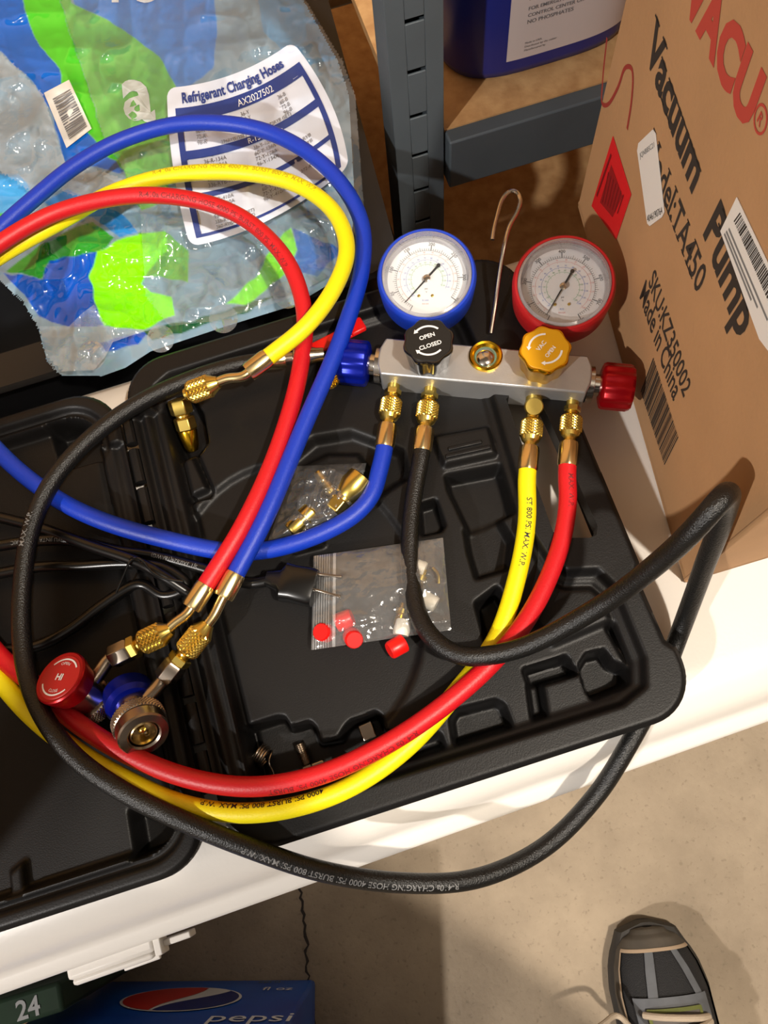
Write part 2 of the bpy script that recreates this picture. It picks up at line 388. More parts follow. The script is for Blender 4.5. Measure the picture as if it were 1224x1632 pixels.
# ------------------------------------------------------------------ steel shelving
sh = thing('steel_shelving', 'slate grey steel shelving with wooden boards behind the cooler', 'shelving', (.16, .57, FLOOR))
px, py = .163, .570
def post(mbx, x, y, holes):
    """front web of an upright with real punched slots, plus side flange"""
    z0, z1 = FLOOR, .62; W_ = .050; hw = .017; hh = .0024
    zs = [z for z in holes]
    mbx.box(I4, (x - W_ / 4 - hw / 4, y, (z0 + z1) / 2), (W_ / 2 - hw / 2, .0022, z1 - z0)); mbx.box(I4, (x + W_ / 4 + hw / 4, y, (z0 + z1) / 2), (W_ / 2 - hw / 2, .0022, z1 - z0))
    e = [z0] + [q for z in zs for q in (z - hh, z + hh)] + [z1]
    for a, b in zip(e[::2], e[1::2]): mbx.box(I4, (x, y, (a + b) / 2), (hw, .0022, b - a))
    mbx.box(I4, (x - W_ / 2 + .001, y + .02, (z0 + z1) / 2), (.0022, .04, z1 - z0)); mbx.box(I4, (x + W_ / 2 - .001, y + .012, (z0 + z1) / 2), (.0022, .024, z1 - z0))
    mbx.box(I4, (x, y + .014, (z0 + z1) / 2), (W_ * .9, .002, z1 - z0))
mb = MB(); post(mb, px, py, [FLOOR + .05 + .0508 * k for k in range(20)]); part('upright', mb, 'steel_slate', sh, bevel=.0006)
mb = MB()
for bz0, bz1 in ((-.062, .0022),): mb.box(I4, (.64, .571, (bz0 + bz1) / 2), (.90, .028, bz1 - bz0))
part('beam', mb, 'steel_slate', sh, bevel=.002)
mb = MB(); mb.box(I4, (.63, .80, -.0025), (.88, .454, .013)); part('shelf_board', mb, 'particle_board', sh)
mb = MB(); mb.box(I4, (.17, .855, -.0025), (.03, .40, .013)); part('shelf_board', mb, 'particle_board', sh)
mb = MB(); mb.box(I4, (.60, .77, -.262), (.90, .60, .016)); part('shelf_board', mb, 'particle_board', sh)
mb = MB(); mb.box(I4, (.62, .462, -.285), (.90, .024, .06)); part('beam', mb, 'steel_slate', sh, bevel=.002)
# ------------------------------------------------------------------ black storage tote behind the cooler, holding the bags
tt = thing('storage_tote', 'black plastic storage tote behind the cooler, under the plastic bags', 'tote', (-.3, .75, FLOOR))
mb = MB(); X0, X1, Y0, Y1 = -.72, .104, .456, .98
def tr(i, z, r=.03): return [(x + float(np.interp(y, [.456, .55, .62, .98], [0, .016, .026, .042])) * (x > -.3), y, z) for x, y in rrect(X0 + i, X1 - i, Y0 + i, Y1 - i, r)]
loft(mb, [tr(.05, FLOOR + .001), tr(.012, -.032), tr(.0, -.028), tr(.0, -.018), tr(.036, -.018), tr(.042, -.034), tr(.058, FLOOR + .006)], True, True)
part('bin', mb, 'tote_black', tt)
# =====================================================================================
#                            OPEN BLOW-MOULDED CASE
# =====================================================================================
case = thing('tool_case', 'open black blow-moulded tool case lying on the white cooler', 'case', (0, .2, 0.))
RIM = .045
def wpoly(px, z): return [tuple(P(u, v, z))[:2] for u, v in px]
def shell(name, outline, holes, steps, extra=None, step=.0011, bottom_inset=.016):
    """moulded tray: height field cut to an outline, with lip and tapering outer wall"""
    O = np.array(outline); x0, y0 = O.min(0) - .004; x1, y1 = O.max(0) + .004
    nx = int((x1 - x0) / step); ny = int((y1 - y0) / step)
    X, Y = np.meshgrid(np.linspace(x0, x1, nx), np.linspace(y0, y1, ny), indexing='ij')
    def snap(X, Y, poly, sgn):
        e = 1e-5; d = sdf(poly, X, Y); gx = (sdf(poly, X + e, Y) - sdf(poly, X - e, Y)) / (2 * e); gy = (sdf(poly, X, Y + e) - sdf(poly, X, Y - e)) / (2 * e)
        k = np.abs(d) < step * .75
        return np.where(k, X - gx * d, X), np.where(k, Y - gy * d, Y)
    X, Y = snap(X, Y, outline, 1)
    for h in holes: X, Y = snap(X, Y, h, 1)
    dO = sdf(outline, X, Y)
    H = RIM - .004 * sstep((dO + .004) / .004) ** 2
    clip = sdf(steps[1][0], X, Y) + .003
    for n_, (poly, zf, soft) in enumerate(steps):
        w_ = sstep(.5 - (np.maximum(sdf(poly, X, Y), clip) if n_ > 1 else sdf(poly, X, Y)) / (2 * soft)); H = H * (1 - w_) + zf * w_
    if extra is not None: H = extra(X, Y, H)
    for _ in range(2):
        H[1:-1] = .25 * H[:-2] + .5 * H[1:-1] + .25 * H[2:]; H[:, 1:-1] = .25 * H[:, :-2] + .5 * H[:, 1:-1] + .25 * H[:, 2:]
    cx = (X[:-1, :-1] + X[1:, 1:] + X[1:, :-1] + X[:-1, 1:]) / 4; cy = (Y[:-1, :-1] + Y[1:, 1:] + Y[1:, :-1] + Y[:-1, 1:]) / 4
    keep = sdf(outline, cx, cy) < 0
    for h in holes: keep &= sdf(h, cx, cy) > 0
    idx = np.arange(nx * ny).reshape(nx, ny)
    fs = np.stack([idx[:-1, :-1], idx[1:, :-1], idx[1:, 1:], idx[:-1, 1:]], -1)[keep]
    used = np.unique(fs); rem = np.full(nx * ny, -1); rem[used] = np.arange(len(used)); fs = rem[fs]
    V = np.stack([X.ravel(), Y.ravel(), H.ravel()], -1)[used]
    # boundary edges -> skirt
    cnt = {}
    for f in fs.tolist():
        for a, b in zip(f, f[1:] + f[:1]):
            if (b, a) in cnt: del cnt[(b, a)]
            else: cnt[(a, b)] = 1
    bl = list(cnt.keys()); bv = sorted({a for e in bl for a in e}); bi = {a: i for i, a in enumerate(bv)}
    BV = V[bv]; e = 1e-4; gx = (sdf(outline, BV[:, 0] + e, BV[:, 1]) - sdf(outline, BV[:, 0] - e, BV[:, 1])) / (2 * e); gy = (sdf(outline, BV[:, 0], BV[:, 1] + e) - sdf(outline, BV[:, 0], BV[:, 1] - e)) / (2 * e)
    outer = np.abs(sdf(outline, BV[:, 0], BV[:, 1])) < .002
    layers = [(0., .034), (.006, .031), (bottom_inset, .004)]
    verts = V.tolist(); faces = fs.tolist(); prev = {a: a for a in bv}
    for ins, z in layers:
        cur = {}
        for a in bv:
            i = bi[a]; k = ins if outer[i] else 0.; zz = z if outer[i] else min(V[a][2] - .001, max(z, .026))
            cur[a] = len(verts); verts.append([V[a][0] - gx[i] * k, V[a][1] - gy[i] * k, zz])
        for a, b in bl: faces.append([prev[b], prev[a], cur[a], cur[b]])
        prev = cur
    m_ = MB(); m_.v = [tuple(q) for q in verts]; m_.f = [tuple(q) for q in faces]
    return part(name, m_, 'black_case', case, smooth=42)

# right half: tray with pockets ------------------------------------------------
base_out = rrect(-.160, .189, -.009, .398, .036, 10)
_k = len(base_out); base_out = base_out + [(.189, .036), (.183, .044), (.1825, .090), (.184, .098), (.188, .103)]
slot = wpoly([(806, 640), (815, 630), (858, 640), (872, 668), (951, 842), (949, 855), (938, 860), (895, 860), (880, 850)], .04)
z3 = .032
def wp(*px): return wpoly(px, z3)
steps = [
    ([(-0.142, 0.041), (-0.136, 0.021), (-0.120, 0.013), (0.136, 0.011), (0.156, 0.018), (0.163, 0.037), (0.163, 0.091), (0.156, 0.107), (0.134, 0.113), (0.125, 0.124), (0.120, 0.150), (0.129, 0.262), (0.132, 0.300), (0.130, 0.345), (0.122, 0.372), (0.080, 0.378), (-0.120, 0.377), (-0.134, 0.370), (-0.140, 0.352)], .0365, .002),
    ([(-0.136, 0.041), (-0.130, 0.025), (-0.118, 0.019), (0.134, 0.017), (0.150, 0.022), (0.156, 0.037), (0.156, 0.089), (0.150, 0.100), (0.130, 0.106), (0.120, 0.117), (0.114, 0.148), (0.123, 0.262), (0.126, 0.300), (0.124, 0.342), (0.114, 0.366), (0.078, 0.372), (-0.118, 0.371), (-0.130, 0.364), (-0.134, 0.350)], .0335, .0018),
    # hose coil area, lower round tray
    ([tuple((P(470, 960, z3) + Vector((.098 * math.cos(a), .118 * math.sin(a), 0)))[:2]) for a in np.linspace(0, 2 * math.pi, 48, endpoint=False)], .029, .003),
    # adapter pocket and the small outlined island below it
    (wp((258, 650), (300, 632), (322, 660), (330, 705), (318, 722), (284, 728), (270, 700)), .012, .0016),
    (wp((272, 728), (312, 716), (340, 782), (334, 792), (284, 806), (278, 796), (270, 745)), .024, .0012),
    (wp((276, 738), (306, 726), (330, 778), (288, 796)), .031, .0012),
    # curved moulding under the manifold
    (wp((450, 742), (500, 700), (560, 690), (640, 720), (650, 760), (600, 790), (520, 800), (450, 800)), .024, .004),
    (wp((480, 742), (520, 722), (570, 722), (590, 750), (540, 775), (480, 775)), .031, .003),
    # block with two ridges, pocket below it
    (wp((690, 700), (790, 682), (808, 724), (708, 746)), .040, .0016),
    (wp((712, 760), (806, 742), (826, 812), (770, 842), (748, 846), (716, 780)), .016, .0022),
    (wp((742, 846), (795, 826), (815, 860), (810, 905), (760, 920), (748, 880)), .018, .0025),
    (wp((668, 806), (694, 798), (708, 838), (702, 846), (672, 852)), .020, .0012),
    (wp((466, 846), (500, 838), (516, 868), (470, 880)), .038, .0016),
    # right side pockets
    (wp((760, 962), (792, 938), (826, 1000), (812, 1020), (776, 1022)), .012, .002),
    (wp((880, 910), (942, 912), (985, 985), (880, 1030), (850, 990)), .038, .003),
    (wp((968, 1000), (1000, 985), (1046, 1092), (1020, 1092), (1006, 1066)), .014, .0022),
    (wp((925, 1062), (936, 1044), (962, 1038), (975, 1056), (1008, 1070), (1016, 1084), (944, 1112), (934, 1096)), .009, .0014),
    (wp((836, 1068), (902, 1048), (910, 1062), (920, 1072), (846, 1094)), .012, .0016),
    (wp((842, 1092), (862, 1088), (874, 1160), (852, 1166)), .018, .0016),
    (wp((720, 1148), (728, 1134), (790, 1118), (802, 1124), (816, 1160), (726, 1188)), .014, .0018),
    # long pocket with loose metal bits
    (wp((374, 1172), (384, 1162), (440, 1144), (450, 1144), (460, 1160), (492, 1152), (500, 1160), (508, 1184), (540, 1178), (552, 1158), (560, 1150), (598, 1136), (606, 1142), (614, 1166), (650, 1180), (690, 1190), (600, 1236), (500, 1268), (420, 1280), (384, 1262)), .008, .0014),
    (wp((640, 1190), (700, 1170), (712, 1200), (650, 1224)), .018, .002),
]
def base_extra(X, Y, H):
    # moulded hinge ribs along the left margin
    t = (X + .160) / .034; m_ = (X < -.126) & (Y > .04) & (Y < .35)
    return np.where(m_, np.minimum(H, .040) - .006 * (.5 - .5 * np.cos(t * 2 * math.pi * 3.)), H)
shell('base_shell', base_out, [slot], steps, base_extra)
# two ridges on the block
mb = MB()
for a, b in (((714, 716), (768, 704)), ((710, 728), (782, 712))):
    mb = MB(); pa, pb = P(*a, .0405), P(*b, .0405); M = frame((pa + pb) / 2, (0, 0, 1), Vector((0, 0, 1)).cross(pb - pa)); mb.box(M, (0, 0, 0), ((pb - pa).length, .0035, .003)); part('rib', mb, 'black_case', case, bevel=.001)
# left half: the lid of the case ------------------------------------------------
lid_out = rrect(-.512, -.171, -.006, .386, .040, 10)
lsteps = [
    (rrect(-.500, -.183, .006, .374, .032, 8), .039, .0016), (rrect(-.495, -.188, .011, .369, .03, 8), .043, .0014), (rrect(-.490, -.193, .016, .364, .028, 8), .030, .002),
    (wp((74, 660), (84, 642), (146, 622), (156, 630), (170, 700), (160, 728), (100, 745)), .010, .002),
    (wp((206, 1292), (318, 1336), (322, 1370), (306, 1384), (232, 1398), (220, 1380)), .010, .002),
    (wp((18, 1390), (40, 1372), (52, 1480), (30, 1496)), .037, .0012),
]
def lid_extra(X, Y, H):
    m_ = (X > -.200) & (Y > .05) & (Y < .33); t = (X + .2) / .03
    return np.where(m_, np.minimum(H, .041) - .004 * (.5 - .5 * np.cos(t * 2 * math.pi * 2.)), H)
shell('lid_shell', lid_out, [], lsteps, lid_extra)
mb = MB()
for y in np.arange(.055, .345, .036): mb = MB(); mb.lathe(frame((-.1655, float(y), .036), (0, 1, 0), (0, 0, 1)), [(-.015, .005), (.015, .005)], 12); part('hinge_knuckle', mb, 'black_case', case)
mb = MB(); mb.box(frame((.1805, .068, .030)), (0, 0, 0), (.008, .036, .014)); part('clasp', mb, 'black_case', case, bevel=.002)

# =====================================================================================
#                            MANIFOLD WITH TWO GAUGES
# =====================================================================================
ML, MR = P(603, 566, .062), P(944, 597, .062)
mex = (MR - ML); mex.z = 0; mex.normalize(); mez = Vector((0, 0, 1)); mey = mez.cross(mex)
MO = (ML + MR) / 2; ML_LEN = (MR - ML).length
man = thing('manifold_gauge_set', 'aluminium manifold block with blue and red pressure gauges and four hand knobs', 'gauge set', (MO.x, MO.y, .028))
MF = frame((MO.x, MO.y, .046), mez, mey)              # local: x along block, y to the gauges, z up
def ml(u, v, z): return MF.inverted() @ P(u, v, z)      # pixel -> manifold local
mb = MB(); hb = .0165; L2 = ML_LEN / 2
prof = [(-L2 + .004, -hb), (L2 - .004, -hb), (L2 - .0005, -hb * .45), (L2, 0), (L2 - .0005, hb * .45), (L2 - .004, hb), (-L2 + .004, hb), (-L2 + .0005, hb * .45), (-L2, 0), (-L2 + .0005, -hb * .45)]
mb.prism(MF, prof, -.018, .016)
part('block', mb, 'aluminium', man, bevel=.0015)
def face_fn(M, z=0.): return lambda x, y: M @ Vector((x, y, z))
def gauge(u, v, z, col, nums, a0, da, needle, minor, tilt, label):
    C = P(u, v, z); n = Vector((0, 0, 1)); n = (n + Vector((-C.x, -C.y, CAMH - C.z)).normalized() * tilt).normalized()
    up = RCW @ Vector((0, 1, 0)); M = frame(C, n, up)
    mb = MB(); R = .0405
    mb.lathe(M, [(-.040, R * .82), (-.036, R * .90), (-.030, R * .97), (-.004, R), (.0, R * .985), (.002, R * .95), (.002, R * .905), (-.006, R * .895)], 64, cap1=False)
    g = part('gauge', mb, 'boot_' + col, man, smooth=40, label=label)
    mb = MB(); mb.lathe(M, [(-.0095, R * .90), (-.0095, .0)], 48, cap0=False, cap1=False); part('dial', mb, 'dial_white', g, smooth=0)
    mb = MB(); mb.lathe(M, [(-.0093, R * .895), (.0005, R * .905), (.0028, R * .89), (.0034, R * .84), (-.0086, R * .80)], 64, cap0=False, cap1=False); part('bezel', mb, 'bezel_clear', g)
    mb = MB(); mb.lathe(M, [(.0026, R * .84), (.0040, R * .5), (.0044, 0.)], 48, cap0=False, cap1=False); part('lens', mb, 'lens_clear', g)
    T = lambda r, a: (r * math.sin(math.radians(a)), r * math.cos(math.radians(a)))
    zz = -.0092; fn = face_fn(M, zz)
    tick = MB(); rt = R * .62
    tot = len(nums) - 1
    for k in range(tot * minor + 1):
        a = a0 + da * k / minor; l = .0042 if k % minor == 0 else (.003 if (k * 2) % minor == 0 else .0019); wd = .00032 if k % minor == 0 else .00014
        x, y = T(1, a); p, q = (y, -x)
        tick.add([M @ Vector((x * r + s * p * wd, y * r + s * q * wd, zz)) for r, s in ((rt, -1), (rt, 1), (rt + l, 1), (rt + l, -1))], [(0, 1, 2, 3)])
    tick.arc(fn, rt - .0001, rt + .00012, math.radians(90 - a0), math.radians(90 - a0 - da * tot), 60)
    part('scale', tick, 'ink_grey', g, smooth=0)
    num = MB()
    for k, s in enumerate(nums):
        x, y = T(rt + .0056, a0 + da * k); ra = math.radians(-(a0 + da * k)) if abs(a0 + da * k) < 100 else math.radians(180 - (a0 + da * k))
        num.text(s, lambda X_, Y_: M @ Vector((x + X_ * math.cos(ra) - (Y_ - .0013) * math.sin(ra), y + X_ * math.sin(ra) + (Y_ - .0013) * math.cos(ra), zz)), .0026, align=.5, bold=.01)
    part('numerals', num, 'ink_grey', g, smooth=0)
    for nm, m_, r0, dots in (('refrigerant_ring', 'ink_pink', .54, 1), ('refrigerant_ring', 'ink_blue', .42, 2), ('refrigerant_ring', 'ink_green', .32, 3)):
        rr = MB(); rr.arc(fn, R * r0, R * r0 + .00022, math.radians(90 - a0 - 8), math.radians(90 - a0 - da * tot + 10), 50)
        for k in range(16):
            a = a0 + 14 + (da * tot - 30) * k / 15; x, y = T(R * r0 + .0017, a)
            rr.text(str(10 * (k + 1 - dots)), lambda X_, Y_: M @ Vector((x + X_, y + Y_ - .0006, zz)), .00125, align=.5)
            x, y = T(1, a); rr.add([M @ Vector((x * r + s * y * .0001, y * r - s * x * .0001, zz)) for r, s in ((R * r0 - .001, -1), (R * r0 - .001, 1), (R * r0, 1), (R * r0, -1))], [(0, 1, 2, 3)])
        part(nm, rr, m_, g, smooth=0)
    tx = MB(); tx.text('psi', lambda X_, Y_: M @ Vector((X_ - .0005, Y_ - .0085, zz)), .0016, align=.5); tx.text('°F', lambda X_, Y_: M @ Vector((X_ - .0005, Y_ - .0115, zz)), .0014, align=.5)
    part('printing', tx, 'ink_grey', g, smooth=0)
    tx = MB(); tx.text('R134A' if col == 'blue' else 'R22', lambda X_, Y_: M @ Vector((X_ - .001, Y_ - .0185, zz)), .0014, align=.5); part('printing', tx, 'ink_blue', g, smooth=0)
    tx = MB(); tx.text('R410A', lambda X_, Y_: M @ Vector((X_ - .001, Y_ - .0215, zz)), .0014, align=.5); part('printing', tx, 'ink_pink', g, smooth=0)
    sc = MB()
    for sx in (-.0065, .0045): sc = MB(); sc.lathe(M @ Matrix.Translation((sx, -.014, 0)), [(-.0094, .0012), (-.0086, .0012), (-.0084, .0004)], 12); part('screw', sc, 'brass', g)
    # needle
    nd = MB(); th = math.radians(needle); dx, dy = math.sin(th), math.cos(th); pxx, pyy = dy, -dx
    def npz(r, s, z_): return M @ Vector((dx * r + pxx * s, dy * r + pyy * s, z_))
    tip, tail = R * .66, -R * .36
    nd.hexa([npz(tail, -.0009, -.0072), npz(tip, -.00022, -.0072), npz(tip, .00022, -.0072), npz(tail, .0009, -.0072)], [npz(tail, -.0009, -.0066), npz(tip, -.00022, -.0066), npz(tip, .00022, -.0066), npz(tail, .0009, -.0066)])
    nd.lathe(M @ Matrix.Translation((dx * tail, dy * tail, 0)), [(-.0073, .0016), (-.0064, .0016)], 16)
    nn = part('needle', nd, 'ink_black', g, smooth=20)
    hb_ = MB(); hb_.lathe(M, [(-.0094, .0010), (-.0072, .0012), (-.0064, .0030), (-.0058, .0030), (-.0054, .0020)], 20); part('hub', hb_, 'steel_wire', nn)
    # stem down to the block
    st = MB(); loc = MF.inverted() @ C
    st.lathe(MF @ frame((loc.x, hb - .001, -.004), (0, 1, 0), (0, 0, 1)), [(0, .0075), (.004, .0075), (.005, .0058), (max(.008, loc.y - hb - .036), .0058)], 16); part('stem', st, 'brass', man)
    return g
gauge(680, 438, .080, 'blue', ['0', '50', '100', '150', '200', '250', '300', '350'], -152.5, 40, -139, 10, .45, 'low side dial in a blue rubber boot')
gauge(899, 451, .086, 'red', ['0', '100', '200', '300', '400', '500', '600', '700', '800'], -155, 38.5, -150, 10, .45, 'high side dial in a red rubber boot')
def knob(u, v, ztop, zbot, r, m_top, m_side, lines, ang, name='hand_knob', lab=None):
    C = P(u, v, ztop); M = frame((C.x, C.y, ztop), (0, 0, 1), RCW @ Vector((math.sin(math.radians(ang)), math.cos(math.radians(ang)), 0)))
    rf = lambda a, t, rr: rr * (1 + .045 * math.cos(8 * a)) if rr > r * .6 else rr
    mb = MB(); h = ztop - zbot
    mb.lathe(M, [(-h, r * .40), (-h + .001, r * .82), (-.007, r * .95), (-.004, r), (-.001, r), (-.0002, r * .97)], 96, rf, cap1=True)
    k = part(name, mb, m_side, man, smooth=50, label=lab)
    mb = MB(); mb.lathe(M, [(-.0003, r * .93), (.0004, r * .90), (.0004, 0)], 64, lambda a, t, rr: rr * (1 + .03 * math.cos(8 * a)) if rr > 0 else 0, cap0=False, cap1=False); part('cap', mb, m_top, k)
    tx = MB(); fn = face_fn(M, .0006)
    for (s, y, h_) in lines: tx.text(s, lambda X_, Y_: fn(X_, Y_ + y), h_, align=.5, bold=.02)
    for a0, a1, ae in ((35, 120, 120), (215, 300, 215)):
        tx.arc(fn, r * .60, r * .68, math.radians(a0), math.radians(a1), 14)
        c, s_ = math.cos(math.radians(ae)), math.sin(math.radians(ae)); sg = 1 if ae == 120 else -1
        tx.add([fn(c * r * .54, s_ * r * .54), fn(c * r * .74, s_ * r * .74), fn(c * r * .64 - s_ * sg * r * .16, s_ * r * .64 + c * sg * r * .16)], [(0, 1, 2)])
    part('lettering', tx, 'ink_white', k, smooth=0)
    return k
knob(683, 543, .090, .058, .0195, 'black_matte', 'black_gloss', [('OPEN', .0022, .0034), ('CLOSED', -.0060, .0034)], -18, lab='black knob marked OPEN and CLOSED')
knob(869, 556, .088, .058, .0195, 'gold_knob_top', 'gold_metal', [('VAC', .0022, .0034), ('OPEN', -.0060, .0030)], -50, lab='gold knob')
# sight glass
q = ml(774, 568, .063); M = MF @ Matrix.Translation((q.x, q.y, .016)); mb = MB()
mb.lathe(M, [(-.001, .0135), (.0026, .0135), (.0036, .0125), (.0030, .0108), (.0006, .0088)], 40, cap0=False, cap1=False); sg_ = part('sight_glass', mb, 'gold_metal', man)
mb = MB(); mb.lathe(M, [(.0006, .0095), (.0008, .0072)], 32, cap0=False, cap1=False); part('seal', mb, 'glass_green', sg_); mb = MB(); mb.lathe(M @ Matrix.Translation((0, -.0012, 0)), [(.0008, .0072), (.0022, .0055), (.0028, .003), (.003, 0)], 32, cap0=False, cap1=False); part('glass', mb, 'chrome', sg_)
# side knobs on the block's ends
for sgn, m_, lab in ((-1, 'blue_anodised', 'blue anodised side knob'), (1, 'red_anodised', 'red anodised side knob')):
    M = MF @ frame((sgn * (L2 - .002), 0, -.001), (sgn, 0, 0), (0, 0, 1))
    mb = MB(); mb.lathe(M, [(0, .0150), (.005, .0150), (.0055, .0135), (.006, .009), (.012, .009)], 32); part('gland', mb, 'chrome', man)
    mb = MB(); mb.lathe(M, [(.0105, .013), (.012, .0175), (.014, .0185), (.033, .0185), (.036, .0172), (.0365, .0155)], 96, lambda a, t, r: r * (1 + .03 * math.cos(12 * a)) if r > .016 else r); part('side_knob', mb, m_, man, smooth=50, label=lab)
# hook of bent wire
hp = [(782, 531, .050), (790, 480, .060), (797, 430, .075), (803, 395, .085), (812, 360, .090), (826, 336, .092), (830, 318, .093), (824, 304, .094), (812, 303, .094), (800, 318, .092), (793, 342, .090), (787, 366, .088), (785, 382, .086)]
mb = MB(); mb.tube(pxpath(hp, .003), .0017, 10); part('hanging_hook', mb, 'steel_wire', man)
# ports: (pixel where it leaves the block, pixel of the swivel nut end)
def axis_from_px(a, b, z): A_, B_ = P(*a, z), P(*b, z); return A_, (B_ - A_).normalized(), (B_ - A_).length
PORTZ = .044
def port(u, v):
    q = ml(u, v, PORTZ); M = MF @ frame((q.x, -hb, -.002), (0, -1, 0), (0, 0, 1)); mb = MB()
    mb.lathe(M, [(-.002, .0052), (.004, .0052)], 16); mb.hexnut(M, .004, .009, .0070); mb.lathe(M, [(.009, .0046), (.013, .0046)], 16)
    part('port', mb, 'brass', man); return M
pm = {'blue': port(628, 612), 'black': port(686, 620), 'red': port(913, 634)}
# the yellow port turns through a valve core body
q = ml(851, 640, PORTZ); M = MF @ frame((q.x, -hb, -.002), (0, -1, 0), (0, 0, 1)); mb = MB()
mb.lathe(M, [(-.002, .0068), (.010, .0068)], 20); mb.lathe(M @ frame((0, .010, .012), (0, 1, .5), (0, 0, 1)), [(-.018, .0060), (-.016, .0074), (-.002, .0074), (-.001, .0066)], 24); mb.lathe(M, [(.012, .0056), (.020, .0056)], 18)
part('port', mb, 'brass', man); pm['yellow'] = M

# =====================================================================================
#                                     HOSES
# =====================================================================================
HR = .0070
def along(M, t): return M @ Vector((0, 0, t))
def swivel(h, M, t0, knurl_len=.021, ferrule=True):
    """knurled swivel nut with its shoulder, then the crimped ferrule; M: local z runs towards the hose"""
    mb = MB(); mb.lathe(M, [(t0, .0060), (t0 + .002, .0084)], 30); mb.knurl(M, t0 + .002, t0 + knurl_len - .005, .0086); mb.lathe(M, [(t0 + knurl_len - .005, .0082), (t0 + knurl_len - .002, .0070), (t0 + knurl_len, .0048), (t0 + knurl_len + .003, .0048)], 30)
    part('swivel_nut', mb, 'brass', h, smooth=8)
def ferrule(h, M, t0, ln=.021):
    mb = MB(); rf = lambda a, t, r: r * (1 + .018 * math.cos(8 * a)) if abs(r - .0079) < 1e-6 else r
    mb.lathe(M, [(t0, .0050), (t0 + .001, .0074), (t0 + .004, .0079), (t0 + ln - .002, .0079), (t0 + ln, .0074)], 48, rf); part('ferrule', mb, 'ferrule_brass', h, smooth=35)
def hose(color, label, port_M, pstart, mid, end=None):
    root = P(*mid[len(mid) // 3]); h = thing('charging_hose', label, 'hose', (root.x, root.y, max(0, root.z - HR)), 'charging hoses')
    M = port_M; swivel(h, M, pstart); f0 = pstart + .0235; ferrule(h, M, f0); f1 = f0 + .021
    d = (M.to_3x3() @ Vector((0, 0, 1))).normalized(); s = along(M, f1)
    pts = [s - d * .004, s + d * .006] + [P(*q) for q in mid]
    path = spline(pts)
    mb = MB(); mb.tube(path, HR, 18); part('tubing', mb, 'hose_' + color, h, smooth=60)
    return h, path
blue_mid = [(604, 752, .044), (592, 790, .044), (560, 824, .044), (470, 866, .0445), (380, 880, .046), (250, 856, .052), (150, 825, .054), (80, 788, .053), (0, 722, .056), (-70, 630, .06), (-96, 530, .07), (-60, 432, .075), (0, 365, .075), (60, 312, .073), (120, 264, .07), (200, 221, .065), (300, 196, .062), (420, 208, .060), (515, 262, .060), (573, 345, .062), (578, 420, .062), (547, 530, .062), (484, 680, .062), (423, 825, .064), (374, 918, .062)]
h_blue, p_blue = hose('blue', 'blue charging hose running from the manifold to the silver coupler', pm['blue'], .0115, blue_mid)
black_mid = [(663, 770, .043), (654, 840, .043), (655, 920, .045), (676, 1000, .054), (730, 1044, .062), (820, 1036, .069), (950, 970, .098), (1050, 896, .150), (1110, 840, .186), (1145, 800, .198), (1160, 785, .188), (1160, 800, .166), (1147, 840, .135), (1127, 890, .098), (1107, 945, .058), (1082, 1012, .022), (1046, 1104, .0085), (1000, 1190, .006), (950, 1268, -.008), (868, 1350, -.014), (760, 1400, .002), (640, 1407, .022), (510, 1388, .042), (400, 1352, .056), (300, 1312, .064), (200, 1264, .070), (118, 1206, .073), (66, 1136, .072), (40, 1060, .068), (34, 960, .066), (48, 850, .068), (80, 772, .070), (140, 702, .067), (220, 643, .064), (310, 602, .060), (385, 580, .056), (415, 576, .055)]
h_black, p_black = hose('black', 'long black charging hose looping over the box and hanging off the cooler', pm['black'], .0115, black_mid)
yel_mid = [(840, 830, .043), (824, 920, .043), (790, 1020, .044), (730, 1100, .045), (650, 1190, .046), (560, 1253, .050), (470, 1286, .055), (380, 1296, .056), (290, 1282, .056), (200, 1243, .056), (120, 1196, .055), (50, 1140, .055), (0, 1084, .055), (-80, 980, .055), (-165, 800, .06), (-170, 620, .07), (-100, 480, .075), (0, 408, .074), (100, 351, .069), (180, 307, .064), (270, 280, .062), (380, 275, .061), (470, 293, .064), (530, 335, .068), (553, 395, .074), (535, 455, .079), (490, 518, .081), (424, 572, .078)]
h_yel, p_yel = hose('yellow', 'yellow charging hose ending in the brass elbow adapter', pm['yellow'], .0185, yel_mid)
red_mid = [(905, 800, .044), (893, 870, .046), (850, 970, .052), (790, 1050, .058), (700, 1130, .060), (600, 1195, .062), (500, 1238, .063), (400, 1254, .063), (300, 1240, .062), (200, 1200, .060), (120, 1150, .058), (60, 1095, .056), (0, 1046, .055), (-60, 960, .055), (-120, 800, .07), (-125, 610, .085), (-70, 450, .09), (0, 388, .09), (100, 335, .085), (240, 311, .08), (370, 338, .070), (450, 405, .062), (484, 490, .058), (478, 590, .058), (441, 720, .061), (386, 840, .066), (326, 936, .064)]
h_red, p_red = hose('red', 'red charging hose running from the manifold to the red coupler', pm['red'], .0115, red_mid)
